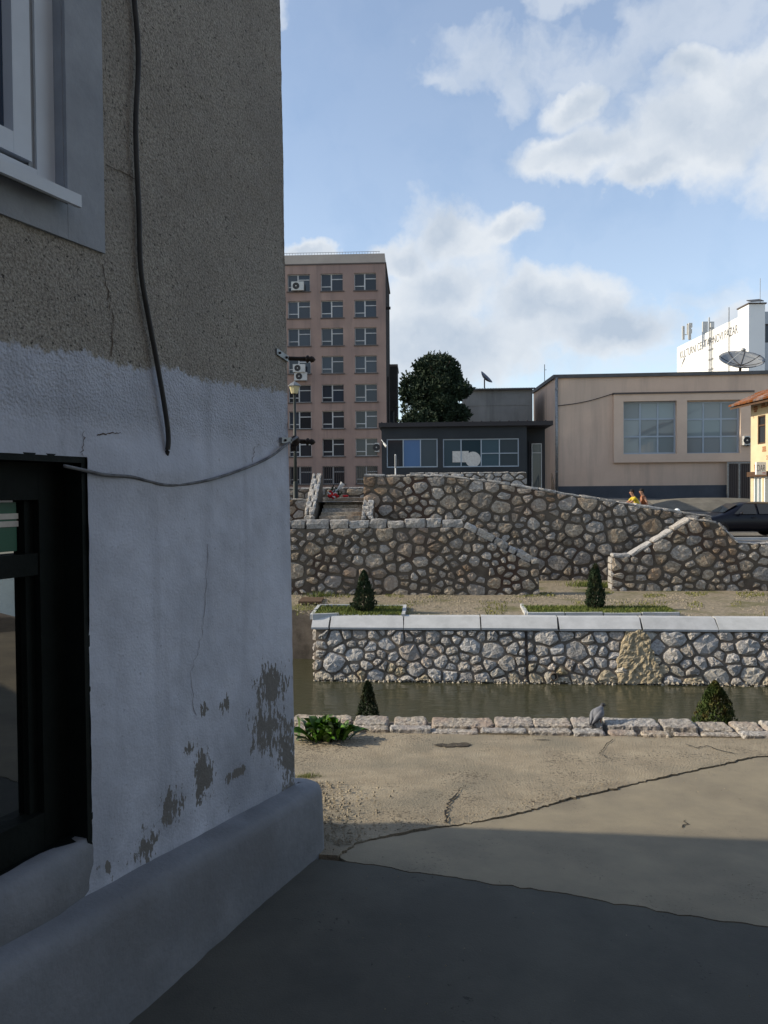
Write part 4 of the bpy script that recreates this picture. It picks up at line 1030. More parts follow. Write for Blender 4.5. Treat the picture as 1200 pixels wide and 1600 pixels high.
b4 = bank_pt(1117); thuja('bright green wide thuja rising behind the near parapet at right', b4, at_y(1117, 1064, 7.25).z + 1.0, .36, 8000, 'thuja', .034, .72, .04, 4)

# broad-leaved weed by the house corner
wb = gpix(505, 1160); wd_ = thing('weed_plant', wb, 'bushy broad-leaved green weed growing beside the house corner', 'plant')
rgw = random.Random(5)
leaf_me = []
for k in range(6):
    n = 7; v = []; f = []; Ln = 1.0; curl = rgw.uniform(.5, 1.3); wdt = rgw.uniform(.10, .17)
    for i in range(n + 1):
        t_ = i / n; wv_ = wdt * math.sin(math.pi * min(1, t_ * .9 + .08)) ** .8; x = t_ - .18 * curl * t_ ** 3; z = .55 * t_ - curl * .42 * t_ ** 2.4
        wr = .03 * math.sin(9 * t_ + k)
        v += [(x, -wv_, z + wv_ * .5 + wr), (x, 0, z), (x, wv_, z + wv_ * .5 - wr)]
    for i in range(n): f += [(3 * i, 3 * i + 1, 3 * i + 4, 3 * i + 3), (3 * i + 1, 3 * i + 2, 3 * i + 5, 3 * i + 4)]
    me = bpy.data.meshes.new('leaf'); me.from_pydata(v, [], f); me.materials.append(M['weed']); me.polygons.foreach_set('use_smooth', [True] * len(me.polygons)); leaf_me.append(me)
for k in range(120):
    o = bpy.data.objects.new('leaf', leaf_me[k % 6]); COL.objects.link(o); o.parent = wd_
    ph = rgw.uniform(0, 2 * math.pi); rr = abs(rgw.gauss(0, .065)); s_ = rgw.uniform(.13, .25)
    o.location = (rr * math.cos(ph) * 1.5 + .02, rr * math.sin(ph) * .7 + .03, rgw.uniform(-.005, .03)); o.scale = (s_, s_, s_)
    o.rotation_euler = (rgw.gauss(0, .3), -rgw.uniform(.2, 1.3), ph + rgw.gauss(0, .5)); WO[o] = wb
for k in range(5):
    p = wb + Vector((rgw.uniform(-.03, .09), rgw.uniform(0, .06), 0)); q = p + Vector((rgw.uniform(-.03, .03), 0, rgw.uniform(.14, .2)))
    G().tube([p, p.lerp(q, .5) + Vector((.006, 0, 0)), q], [.004, .003, .0015], 5).build('stalk', 'weed', wd_)

# ================================================================== STONE STAIR WALLS
rs_ = random.Random(21)
y1 = tpix(650, 929).y; W1 = Fr(0, y1, 3.6)
def PW(F, lst): return [F.hit(*p) for p in lst]
p1 = PW(W1, [(842, 881), (829, 881), (724, 824), (330, 828)]); s_r = p1[0][0]
poly1 = [(p1[3][0], Z_T - .15), (s_r, Z_T - .15)] + p1
rubble_wall('stair_wall', 'dark rubble wall with sloping right end in front of the stairs', W1, poly1, .5, .38, .085, 'stone_brown', 'mortar_dark', rs_, .045, 1.2,
            ([p1[3], (p1[2][0], p1[2][1])], .25, .62, 'stone_cap'), 11)
sw = COL.objects['stair_wall']
coping(W1, [p1[2], p1[1]], 0, -.5, .2, .5, 'stone_cap', sw, rs_)
coping(W1, [p1[1], (s_r + .02, p1[0][1])], 0, -.5, .16, .6, 'stone_cap', sw, rs_)
# right-hand wall
y2 = tpix(960, 923).y; W2 = Fr(at_z(960, 923, Z_T).x, y2, 4.0)
p2 = PW(W2, [(1300, 852), (1152, 850), (1120, 818), (1082, 812), (986, 871), (957, 871)])
poly2 = [(p2[5][0], Z_T - .15), (p2[0][0], Z_T - .15)] + p2
rubble_wall('ramp_end_wall', 'rubble wall with pale sloping coping right of the gap', W2, poly2, .55, .41, .08, 'stone_brown', 'mortar_dark', rs_, .045, 1.2,
            ([p2[4], p2[3]], .1, .85, 'stone_cap'), 11)
rw2 = COL.objects['ramp_end_wall']
coping(W2, [p2[5], p2[4]], 0, -.55, .1, .6, 'stone_cap', rw2, rs_)
coping(W2, [p2[3], p2[2]], 0, -.55, .07, .4, 'stone_cap', rw2, rs_)
coping(W2, [p2[2], p2[1]], 0, -.55, .07, .45, 'stone_cap', rw2, rs_)
coping(W2, [p2[1], p2[0]], 0, -.55, .05, .6, 'stone_cap', rw2, rs_)
RE2 = Fr(W2.p(p2[5][0], 0, 0).x, W2.p(p2[5][0], 0, 0).y, 94.0)
zc = Z_T
for k in range(5):
    h_ = (p2[5][1] - Z_T) / 5; rough_block([RE2.p(-.54, .04, zc + .015), RE2.p(-.0, .04, zc + .015), RE2.p(0, -.1, zc + .015), RE2.p(-.54, -.1, zc + .015), RE2.p(-.54, .04, zc + h_ - .01), RE2.p(0, .04, zc + h_ - .01), RE2.p(0, -.1, zc + h_ - .01), RE2.p(-.54, -.1, zc + h_ - .01)], 'stone_cap', rw2, rs_, .015, 4, 2, 2, 'quoin'); zc += h_
# back ramp wall
W3 = Fr(2.0, 28.0, 3.6)
p3 = PW(W3, [(1112, 809), (1066, 803), (870, 771), (760, 753), (692, 745), (568, 745)])
poly3 = [(p3[5][0], Z_T - .2), (p3[0][0], Z_T - .2)] + p3
rubble_wall('ramp_wall', 'long rubble wall descending to the right below the dark kiosk', W3, poly3, .45, .44, .085, 'stone_brown', 'mortar_dark', rs_, .045, 1.2, None, 11)
rw3 = COL.objects['ramp_wall']
for i in range(5): coping(W3, [p3[5 - i], p3[4 - i]], 0, -.45, .09, .75, 'stone_cap', rw3, rs_)
# steps up to the plateau and their side walls
sx0, sx1 = W3.sx(503, 790), W3.sx(568, 790)
z_land = at_y(535, 778, 29.3).z
steps = thing('stone_steps', W3.p((sx0 + sx1) / 2, .2, Z_T), 'dark stone steps rising between rubble walls to the flower bouquet', 'steps')
zb_ = at_y(535, 812, 27.2).z
nst = 6
for k in range(nst):
    z1_ = zb_ + (z_land - zb_) * (k + 1) / nst; d_ = .75 - k * .33
    rough_block([W3.p(sx0 + .005, d_, z1_ - .3), W3.p(sx1 - .03, d_, z1_ - .3), W3.p(sx1 - .03, d_ - .6, z1_ - .3), W3.p(sx0 + .005, d_ - .6, z1_ - .3), W3.p(sx0 + .005, d_, z1_), W3.p(sx1 - .03, d_, z1_), W3.p(sx1 - .03, d_ - .6, z1_), W3.p(sx0 + .005, d_ - .6, z1_)], 'stone_brown', steps, rs_, .01, 6, 2, 2, 'step')
G().fbox(W3, sx0 + .01, sx1 - .035, .7, -1.2, Z_T - .1, zb_ - .32).build('base', 'mortar_dark', steps)
G().fbox(W3, sx0 + .006, sx1 - .031, -1.21, -2.4, z_land - .6, z_land + .003).build('landing', 'stone_cap', steps)
def side_wall(label, a0, a1, top_back, top_front, d_back, d_front):
    o = thing('stair_side_wall', W3.p((a0 + a1) / 2, d_front, Z_T), label, 'wall', 'side walls of the upper steps')
    V = [W3.p(a, d, z) for a in (a0, a1) for d, z in ((d_front, Z_T - .1), (d_back, Z_T - .1), (d_back, top_back), (d_front, top_front))]
    mk('mortar_core', V, [(0, 1, 2, 3), (7, 6, 5, 4), (3, 2, 6, 7), (0, 3, 7, 4), (1, 5, 6, 2)], 'mortar_dark', o)
    n = 7
    for k in range(n):
        for half in (0, 1):
            t0, t1 = k / n, (k + 1) / n; m0 = a0 + (a1 - a0) * (.5 + .12 * ((k % 2) * 2 - 1)); b0, b1_ = ((a0, m0) if half == 0 else (m0, a1))
            dd = [(d_front + (d_back - d_front) * t_, top_front + (top_back - top_front) * t_) for t_ in (t0, t1)]
            g_ = .02; e0 = d_back - d_front
            cs = [W3.p(b0 + g_, dd[0][0] + .0, dd[0][1] - .02), W3.p(b1_ - g_, dd[0][0], dd[0][1] - .02), W3.p(b1_ - g_, dd[1][0] + .03, dd[1][1] - .02), W3.p(b0 + g_, dd[1][0] + .03, dd[1][1] - .02)]
            cs += [q + Vector((0, 0, .11)) for q in cs]
            rough_block(cs, 'stone_cap', o, rs_, .02, 3, 3, 2, 'coping_stone')
    for c in cells([(0, Z_T), (a1 - a0, Z_T), (a1 - a0, top_front), (0, top_front)], .42, .07, rs_): stone(Fr(W3.p(a0, d_front, 0).x, W3.p(a0, d_front, 0).y, 3.6), c, 0, .05, 'stone_cap', o, rs_)
side_wall('pale stone wall sloping down left of the dark steps', W3.sx(488, 742, -1.2), W3.sx(504, 742, -1.2), at_y(496, 742, 29.2).z, at_y(490, 805, 27.2).z, -1.2, .85)
side_wall('short pale stone pier right of the dark steps', sx1 - .02, sx1 + .42, at_y(580, 782, 28.0).z - .05, at_y(580, 806, 27.3).z, .05, .75)
G().box((-60, 29.0, Z_T - .3), (sx0 - .75, 29.4, 1.42)).build('retaining_wall', 'shed'); tag(COL.objects['retaining_wall'], 'plain grey retaining wall left of the steps, mostly behind the house', 'wall')
G().box((sx0 - .74, 29.42, Z_T - .3), (sx1 + 1.2, 29.5, 1.42)).build('bank_face', 'mortar_dark', steps)
# low walls behind
def low_wall(label, F, px0, px1, pyt, z0, thick, size, mat='stone_brown'):
    a, zt_ = F.hit(px0, pyt); b_, _ = F.hit(px1, pyt)
    o = rubble_wall('low_wall', label, F, [(a, z0), (b_, z0), (b_, zt_), (a, zt_)], thick, size, .05, mat, 'mortar_dark', rs_, .04, 1.5, ([(a, zt_), (b_, zt_)], .06, .7, 'stone_cap'))
    return o
low_wall('low rough wall behind the bouquet below the office block', Fr(0, 31.5, 1.0), 420, 570, 765, 1.2, .35, .5)
low_wall('low wall of flat pale stones under the dark kiosk windows', Fr(0, 34.2, 2.0), 640, 823, 741, 1.0, .35, .42, 'stone_cap')
low_wall('reddish stone wall beside the lamp post, left of the steps', Fr(0, 28.2, 1.0), 425, 486, 782, Z_T, .4, .5)
tag(G().ball(at_y(1058, 799, 28.0), .11, 14).lathe(at_y(1058, 799, 28.0) - Vector((0, 0, .3)), [(.06, 0), (.06, .16), (.09, .19), (.05, .22)], 12).build('ball_finial', 'sign_white', smooth=True), 'white ball finial on the low end of the ramp wall', 'finial')

# bouquet on the landing
bc = at_y(527, 776, 29.4); bc.z = z_land
bq = thing('flower_bouquet', bc, 'wrapped bouquet with red flowers lying on top of the steps', 'bouquet')
tip = bc + Vector((.22, 0, .55)); ax = (bc + Vector((-.2, -.1, .06)) - tip)
g_ = G(); n = 12; e1 = ax.normalized().cross(Vector((0, 1, 0))).normalized(); e2 = ax.normalized().cross(e1)
vv = []
for (t_, r_) in ((0, .10), (.25, .06), (.5, .05), (.75, .12), (1.0, .2)):
    for k in range(n):
        a = 2 * math.pi * k / n; vv.append(tip + ax * t_ + (e1 * math.cos(a) + e2 * math.sin(a)) * r_ * (1 + .25 * math.sin(3 * a + t_ * 5)))
mk('wrapping', vv, [(i * n + k, i * n + (k + 1) % n, (i + 1) * n + (k + 1) % n, (i + 1) * n + k) for i in range(4) for k in range(n)], 'wrap', bq)
for k in range(11):
    c = tip + ax * rng.uniform(.85, 1.12) + e1 * rng.uniform(-.2, .2) + e2 * rng.uniform(-.16, .16); G().ball(c, rng.uniform(.04, .065), 8, (1, 1, .8)).build('flower', 'red', bq, True)
for k in range(7): G().ball(bc + Vector((-.28 + .05 * k + rng.uniform(-.03, .03), -.22, .07 + .03 * (k % 3))), rng.uniform(.05, .075), 8, (1, 1, .8)).build('flower', 'red', bq, True)
for dx in (.28, .36): G().ball(bc + Vector((dx, -.1, .07)), .07, 8, (1.2, 1, .7)).build('flower', 'red', bq, True)
lp = [(tip + ax * rng.uniform(.4, 1.0) + e1 * rng.uniform(-.2, .2) + e2 * rng.uniform(-.2, .2), Vector((0, 0, 1))) for _ in range(60)]
leaves('foliage', lp, .12, 'leaf_dark', bq, rng)

# ================================================================== BUILDINGS BEHIND
# --- eight-storey office block
OF = Fr(0, 88, 2.5)
of_s1 = OF.sx(603, 560); of_z1 = OF.zy(600, 412); of_zc = OF.zy(600, 396); of_z0 = 1.2; of_s0 = of_s1 - 26
office = thing('office_block', OF.p(of_s1 - 13, -7, of_z0), 'tall dusty pink office block with eight rows of windows', 'building')
wc = [(OF.sx(a, 560), OF.sx(b_, 560)) for a, b_ in ((450.5, 485.5), (502.5, 536.5), (554.5, 588.5))]
pitch_ = wc[1][0] - wc[0][0]; wc = [(wc[0][0] - pitch_ * k, wc[0][1] - pitch_ * k) for k in (3, 2, 1)] + wc
rows = [(OF.zy(570, b_), OF.zy(570, a)) for a, b_ in ((426.5, 453.5), (468.5, 495.5), (511.5, 539), (555.5, 582.5), (600, 627.5), (641.5, 669), (685, 712.5), (728, 756))]
holes = [(a, b_, c, e) for (a, b_) in wc for (c, e) in rows]
g_ = G(); holed(g_, OF, of_s0, of_s1, of_z0, of_z1, holes, .35); g_.build('wall', 'office', office)
g_ = G(); shell(g_, OF, of_s0 + .01, of_s1 - .01, of_z0, of_z1 - .02, 13, -.36)
g_.add([OF.p(of_s0, -.36, of_z0), OF.p(of_s1, -.36, of_z0), OF.p(of_s1, -.36, of_z1 - .02), OF.p(of_s0, -.36, of_z1 - .02)], [(0, 1, 2, 3)])
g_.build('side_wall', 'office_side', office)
g_ = G(); g_.add([OF.p(of_s1, 0, of_z0), OF.p(of_s1, -.37, of_z0), OF.p(of_s1, -.37, of_z1), OF.p(of_s1, 0, of_z1)], [(0, 1, 2, 3)]); g_.build('corner_return', 'office', office)
G().fbox(OF, of_s0 - .1, of_s1 + .12, .10, -13.4, of_z1 - .0, of_z1 + .14).build('cornice', 'sill_dark', office)
G().fbox(OF, of_s0, of_s1 - .05, .03, -13, of_z1 + .141, of_zc).build('parapet', 'office_cap', office)
rl = G(); rl.fbox(OF, of_s0, of_s1 - .6, -.1, -.14, of_zc + .26, of_zc + .30)
s_ = of_s0
while s_ < of_s1 - .6: rl.fbox(OF, s_, s_ + .035, -.1, -.135, of_zc - .02, of_zc + .26); s_ += .32
rl.build('railing', 'galv', office)
def office_window(a, b_, c, e, grille):
    w_ = G(); d0, d1 = -.22, -.3
    W_ = b_ - a; Hh = e - c; mu = a + W_ * .46; t_ = .07
    G_ = G(); G_.add([OF.p(a, -.28, c), OF.p(b_, -.28, c), OF.p(b_, -.28, e), OF.p(a, -.28, e)], [(0, 1, 2, 3)]); 
    w_.fbox(OF, a, a + t_, d0, d1, c, e); w_.fbox(OF, b_ - t_, b_, d0, d1, c, e); w_.fbox(OF, mu - .07, mu + .07, d0 + .02, d1, c, e)
    w_.fbox(OF, a, b_, d0, d1 - .002, e - t_, e); w_.fbox(OF, a, b_, d0, d1 - .002, c, c + t_)
    w_.fbox(OF, a, mu, d0 + .005, d1 - .003, c + Hh * .24, c + Hh * .24 + .1); w_.fbox(OF, mu, b_, d0 + .005, d1 - .003, c + Hh * .66, c + Hh * .66 + .1)
    o = w_.build('window', 'frame_white', office)
    for (x0, x1, z0, z1) in ((a, mu, c, c + Hh * .24), (a, mu, c + Hh * .24, e), (mu, b_, c, c + Hh * .66), (mu, b_, c + Hh * .66, e)):
        mk('pane', [OF.p(x0, -.28, z0), OF.p(x1, -.28, z0), OF.p(x1, -.28, z1), OF.p(x0, -.28, z1)], [(0, 1, 2, 3)], 'glass_office', o)
    G().fbox(OF, a - .1, b_ + .1, .12, -.2, c - .12, c - .003).build('sill', 'sill_dark', o)
    if grille:
        r_ = G(); s_ = a
        while s_ < b_: r_.fbox(OF, s_, s_ + .05, .05, .01, c, e); s_ += .22
        r_.build('grille', 'sill_dark', o)
    return o
w0 = None
for ri, (c, e) in enumerate(rows):
    w0 = office_window(*wc[0], c, e, ri == 7)
    for k in range(1, 6): copy_tree(w0, OF.U * (wc[k][0] - wc[0][0]), office)
# vertical tubes / hung things on the dark flank
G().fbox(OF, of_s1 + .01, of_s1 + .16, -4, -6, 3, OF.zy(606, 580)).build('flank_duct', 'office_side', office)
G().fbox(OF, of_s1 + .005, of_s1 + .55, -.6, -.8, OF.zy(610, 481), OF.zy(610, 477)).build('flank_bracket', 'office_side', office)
def ac_unit(label, F, px0, py0, px1, py1, d):
    a, z1 = F.hit(px0, py0, d); b_, z0 = F.hit(px1, py1, d); Hh = z1 - z0
    o = thing('air_conditioner', F.p((a + b_) / 2, d - .2, z0), label, 'air conditioner', 'air conditioners on facades')
    G().fbox(F, a, b_, d, d - .38, z0, z1).build('case', 'ac_white', o)
    r_ = Hh * .40; c = a + (b_ - a) * .38
    G().lathe(F.p(c, d - .01, z0 + Hh * .5), [(r_, 0), (r_, .03), (r_ * .93, .035), (r_ * .2, .02)], 16, F.NN).build('fan_grille', 'ac_dark', o)
    G().lathe(F.p(c, d + .02, z0 + Hh * .5), [(r_ * .2, 0), (r_ * .18, .03)], 10, F.NN).build('hub', 'ac_white', o)
    g_ = G(); g_.fbox(F, a + .1, a + .16, d - .05, d - .75, z0 - .06, z0 - .002); g_.fbox(F, b_ - .16, b_ - .1, d - .05, d - .75, z0 - .06, z0 - .002); g_.build('bracket', 'galv', o)
ac_unit('white air conditioner at the top-floor window of the office block', OF, 455, 440, 474.5, 453, .55)
ac_unit('upper of two stacked air conditioners on the office block above the lamp', OF, 457.5, 569, 476.5, 581, .75)
ac_unit('lower of two stacked air conditioners just above the street lamp', OF, 459.5, 581.5, 479.5, 594, .55)
ac_unit('air conditioner low on the office block beside the dark kiosk', OF, 585.5, 692, 592.5, 706, .55)
# --- hidden block added to shade the hall side (behind the near house from here)
AP = Fr(-22.4, 45.4, 2.5); ap = thing('hall_shade_block', (-16, 52, 1.2), 'tall block added behind the near house to shade the hall side', 'building')
g_ = G(); ha = [(1.2 + 3 * k, 2.6 + 3 * k, 3 + 3.1 * q, 4.5 + 3.1 * q) for k in range(4) for q in range(5)]; holed(g_, AP, 0, 13.2, 1.2, 20.0, ha, .2); shell(g_, AP, 0, 13.2, 1.2, 20.0, 14); g_.build('wall', 'office', ap)
for h in ha: mk('window', [AP.p(h[0], -.19, h[2]), AP.p(h[1], -.19, h[2]), AP.p(h[1], -.19, h[3]), AP.p(h[0], -.19, h[3])], [(0, 1, 2, 3)], 'glass_office', ap)
# --- annex behind the office
AN = Fr(0, 101, 2.5); a, zt_ = AN.hit(604, 573)
an = thing('annex_building', AN.p(a + 1, -3, 1.2), 'narrow dark grey building glimpsed between office block and tree', 'building')
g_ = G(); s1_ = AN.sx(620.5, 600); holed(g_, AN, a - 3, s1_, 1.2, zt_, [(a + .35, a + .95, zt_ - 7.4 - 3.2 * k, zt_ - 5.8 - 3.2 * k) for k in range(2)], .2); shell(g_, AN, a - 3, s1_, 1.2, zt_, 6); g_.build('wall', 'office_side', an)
G().fbox(AN, a - 3.1, s1_ + .1, .1, -6, zt_ + .001, zt_ + .3).build('parapet', 'sill_dark', an)
for k in range(2): mk('window', [AN.p(a + .3, -.19, zt_ - 7.5 - 3.2 * k), AN.p(a + 1, -.19, zt_ - 7.5 - 3.2 * k), AN.p(a + 1, -.19, zt_ - 5.7 - 3.2 * k), AN.p(a + .3, -.19, zt_ - 5.7 - 3.2 * k)], [(0, 1, 2, 3)], 'glass_office', an)

# --- tree behind the kiosk
tb_ = at_y(678, 760, 44); tb_.z = 1.3
tree = thing('tree', tb_, 'dense dark round-crowned tree standing behind the kiosk', 'tree')
rt = random.Random(9); pts = []
cz0 = at_y(678, 655, 44).z; cz1 = at_y(684, 548, 44).z; hc = cz1 - cz0; ccx = at_y(679, 600, 44).x
lobes = []
for k in range(120):
    u = rt.random(); ph = rt.uniform(0, 2 * math.pi); lr = rt.uniform(.4, .75)
    prof_ = 2.2 * math.sqrt(max(.02, 1 - (max(0, u - .28) / .76) ** 2)) * (1 + .08 * math.sin(ph * 3 + u * 7))
    rr = max(0, prof_ - lr * .85) * math.sqrt(rt.uniform(.15, 1))
    lobes.append((Vector((ccx + rr * math.cos(ph) + .18 * (u - .5), 44 + rr * math.sin(ph), cz0 - .5 + (hc - .05) * u)), lr))
for k in range(30000):
    c, r_ = rt.choice(lobes); d = Vector((rt.gauss(0, 1), rt.gauss(0, 1), rt.gauss(0, 1))).normalized()
    pts.append((c + d * r_ * rt.uniform(.5, 1.08) ** .5, (d + Vector((0, 0, .4))).normalized()))
for k in range(260):        # stray twigs on the outline
    c, r_ = rt.choice(lobes); d = Vector((rt.gauss(0, 1), rt.gauss(0, .6), abs(rt.gauss(0, 1)))).normalized()
    for q in range(5): pts.append((c + d * r_ * (1.0 + .09 * q) + Vector((rt.gauss(0, .03), 0, rt.gauss(0, .03))), d))
leaves('crown', pts, .2, 'leaf_dark', tree, rt, .5)
tk = G(); tk.tube([tb_, tb_ + Vector((.05, 0, 2)), Vector((ccx, 44, cz0 + .6)), Vector((ccx + .1, 44, cz0 + hc * .7))], [.24, .19, .15, .05], 9)
for k in range(7):
    a = 2 * math.pi * k / 7; tk.tube([Vector((ccx, 44, cz0 + .3 + .3 * k)), Vector((ccx + 1.3 * math.cos(a), 44 + 1.3 * math.sin(a), cz0 + 1.2 + .32 * k))], [.08, .02], 6)
tk.build('trunk', 'bark', tree)

# --- grey shed
SH = Fr(0, 50, 3); a, zt_ = SH.hit(729, 609); b_ = SH.sx(832, 609)
sh = thing('shed', SH.p((a + b_) / 2, -3, 1.3), 'plain grey rendered shed with dark corrugated eaves behind the kiosk', 'shed')
g_ = G(); holed(g_, SH, a, b_, 1.3, zt_, [], .1); shell(g_, SH, a, b_, 1.3, zt_, 6); g_.build('wall', 'shed', sh)
G().fbox(SH, a + .01, b_ - .01, .025, -.0, zt_ - 1.05, zt_ - .98).build('ledge', 'shed', sh)
cv = []; cf = []; nC = 90
for k in range(nC + 1):
    s_ = a - .15 + (b_ - a + .3) * k / nC; zz = .05 * (k % 2)
    cv += [SH.p(s_, .28, zt_ + .01 + zz), SH.p(s_, -6.2, zt_ + .5 + zz), SH.p(s_, .28, zt_ + .01 + zz - .09)]
for k in range(nC): cf += [(3 * k, 3 * k + 3, 3 * k + 4, 3 * k + 1), (3 * k + 2, 3 * k + 5, 3 * k + 3, 3 * k)]
mk('corrugated_roof', cv, cf, 'tin', sh)
# folded dish on the shed roof
dc = at_y(757, 603, 49); do = thing('roof_dish', dc, 'dark satellite dish tilted up on the shed roof', 'satellite dish')
nrm = Vector((.75, -.35, .75)).normalized()
G().lathe(dc + Vector((0, 0, .42)), [(.02, 0), (.2, .03), (.36, .1), (.5, .2), (.49, .22), (.34, .12), (.02, .03)], 18, nrm).build('reflector', 'dish_dark', do, True)
G().tube([dc - Vector((0, 0, .15)), dc + Vector((0, 0, .42))], .04, 8).build('mast', 'iron', do)

# --- dark kiosk / office pavilion
KI = Fr(0, 36, 3); k0, kzt = KI.hit(596, 668); k1 = KI.sx(823, 700); k2 = KI.sx(859, 700); kz0 = 1.0
ki = thing('kiosk', KI.p((k0 + k2) / 2, -2, kz0), 'low dark charcoal pavilion with blue-grey window bands', 'kiosk')
def rect(F, x0, y0, x1, y1, d=0): s0_, z1_ = F.hit(x0, y0, d); s1_, z0_ = F.hit(x1, y1, d); return (s0_, s1_, z0_, z1_)
kw = [rect(KI, 604, 686, 684, 730), rect(KI, 692, 686, 811, 729)]
g_ = G(); holed(g_, KI, k0, k1, kz0, kzt, kw, .12); shell(g_, KI, k0, k1, kz0, kzt, 5)
g_.add([KI.p(k1, -1.4, kz0), KI.p(k2, -1.4, kz0), KI.p(k2, -1.4, kzt), KI.p(k1, -1.4, kzt), KI.p(k2, -5, kz0), KI.p(k2, -5, kzt)], [(0, 1, 2, 3), (1, 4, 5, 2)])
g_.build('wall', 'kiosk', ki)
G().fbox(KI, k0 - .12, k2 + .12, .22, -5.2, kzt + .001, kzt + .2).build('roof', 'kiosk_roof', ki)
rb = G(); s_ = k0
while s_ < k2: rb.fbox(KI, s_, s_ + .05, .225, -5.1, kzt + .201, kzt + .235); s_ += .42
rb.build('roof_seams', 'kiosk_roof', ki)
def win_bars(F, r_, xs, zs_, d, parent, fm, gm, t_=.05, outer=True):
    s0_, s1_, z0_, z1_ = r_; w_ = G()
    if outer:
        w_.fbox(F, s0_, s0_ + t_, d + .04, d - .04, z0_, z1_); w_.fbox(F, s1_ - t_, s1_, d + .04, d - .04, z0_, z1_)
        w_.fbox(F, s0_ + t_, s1_ - t_, d + .038, d - .04, z1_ - t_, z1_); w_.fbox(F, s0_ + t_, s1_ - t_, d + .038, d - .04, z0_, z0_ + t_)
    for x in xs: w_.fbox(F, x - t_ / 2, x + t_ / 2, d + .036, d - .04, z0_ + t_, z1_ - t_)
    for z in zs_: w_.fbox(F, s0_ + t_, s1_ - t_, d + .034, d - .04, z - t_ / 2, z + t_ / 2)
    o = w_.build('window', fm, parent); X = [s0_] + list(xs) + [s1_]; Z_ = [z0_] + sorted(zs_) + [z1_]; ps = []
    for i in range(len(X) - 1):
        for j in range(len(Z_) - 1):
            mm = gm(i, j) if callable(gm) else gm; tl = rng.uniform(-.006, .006)
            ps.append(mk('pane', [F.p(X[i], d + tl, Z_[j]), F.p(X[i + 1], d, Z_[j]), F.p(X[i + 1], d, Z_[j + 1]), F.p(X[i], d + tl, Z_[j + 1])], [(0, 1, 2, 3)], mm, o))
    return o
win_bars(KI, kw[0], [KI.sx(630, 700), KI.sx(657, 700)], [], -.08, ki, 'frame_blue', lambda i, j: ('glass_office', 'glass_blue', 'glass_kiosk')[i])
win_bars(KI, kw[1], [KI.sx(720.5, 700), KI.sx(752, 700), KI.sx(780.5, 700)], [], -.08, ki, 'frame_blue', 'glass_kiosk')
zm = KI.zy(790, 708); G().fbox(KI, KI.sx(752, 700), kw[1][1] - .05, -.035, -.075, zm - .02, zm + .02).build('transom', 'frame_blue', ki)
pr_ = rect(KI, 707, 705, 756, 727, -.06); po = G(); po.fbox(KI, pr_[0], pr_[0] + .75, -.066, -.07, pr_[2] + .15, pr_[3]); po.build('poster', 'wrap', ki)
G().lathe(KI.p(pr_[0] + .95, -.066, pr_[2] + .28), [(.36, 0), (.36, .003)], 20, KI.NN).build('round_poster', 'wrap', ki)
dd = rect(KI, 826, 690, 850, 752, -1.4)
G().fbox(KI, dd[0], dd[1], -1.34, -1.39, kz0, dd[3]).build('door', 'kiosk_roof', ki)
win_bars(KI, (dd[0] + .12, dd[1] - .12, kz0 + .9, dd[3] - .1), [], [dd[3] - .55], -1.30, ki, 'frame_white', 'glass_kiosk', .04)
hr = G(); P0 = at_y(862, 740, 35); P1 = at_y(868, 768, 33.4)
hr.tube([P0 + Vector((0, 0, 0)), P1], .03, 6); [hr.tube([P0.lerp(P1, k / 3), P0.lerp(P1, k / 3) - Vector((0, 0, 1.0))], .025, 6) for k in range(4)]
tag(hr.build('handrail', 'iron'), 'thin dark handrail beside the kiosk door', 'handrail')
sc_ = thing('security_camera', at_y(597, 683, 35.6), 'small white security camera at the kiosk left corner', 'camera')
P = at_y(600, 693, 35.6); Q = at_y(604, 698, 35.4); G().tube([P, Q], .055, 8).build('housing', 'ac_white', sc_); G().tube([at_y(596, 687, 35.75), P], .02, 6).build('arm', 'ac_white', sc_)
P = at_y(618, 745, 33.5); P.z = 1.45; sp = thing('sign_post', P, 'slim white sign post in front of the kiosk window', 'sign post')
zt_ = at_y(618, 710, 33.5).z; G().tube([P, Vector((P.x, P.y, zt_))], .028, 8).build('post', 'sign_white', sp); G().box((P.x - .02, P.y - .05, zt_ - .6), (P.x + .05, P.y - .03, zt_ - .04)).build('plate', 'galv', sp)

# --- pink building
PB = Fr(at_y(868, 770, 45).x, 45, 4.5); pzt = PB.zy(868, 588); pz0 = .6; ps1 = 26.0
pb = thing('pink_building', PB.p(ps1 / 2, -6, pz0), 'long peach rendered hall with two large gridded windows and navy base', 'building')
fr_ = rect(PB, 958, 617, 1174, 721); g1 = rect(PB, 973, 628, 1056, 709); g2 = rect(PB, 1072, 628, 1155, 709)
g_ = G(); holed(g_, PB, 0, ps1, pz0, pzt, [g1, g2], .3)
g_.add([PB.p(0, 0, pz0), PB.p(0, -11, pz0), PB.p(0, -11, pzt + .55), PB.p(0, 0, pzt), PB.p(ps1, 0, pz0), PB.p(ps1, -11, pz0), PB.p(ps1, -11, pzt + .55), PB.p(ps1, 0, pzt)], [(1, 0, 3, 2), (4, 5, 6, 7), (5, 1, 2, 6)])
g_.build('wall', 'pink', pb)
rf = G(); rf.add([PB.p(-.12, .14, pzt - .12), PB.p(ps1, .14, pzt - .12), PB.p(ps1, .14, pzt + .08), PB.p(-.12, .14, pzt + .08), PB.p(-.12, -11.2, pzt + .42), PB.p(ps1, -11.2, pzt + .42), PB.p(ps1, -11.2, pzt + .64), PB.p(-.12, -11.2, pzt + .64)],
              [(0, 1, 2, 3), (3, 2, 6, 7), (0, 3, 7, 4), (0, 4, 5, 1)])
rf.build('roof', 'tin', pb)
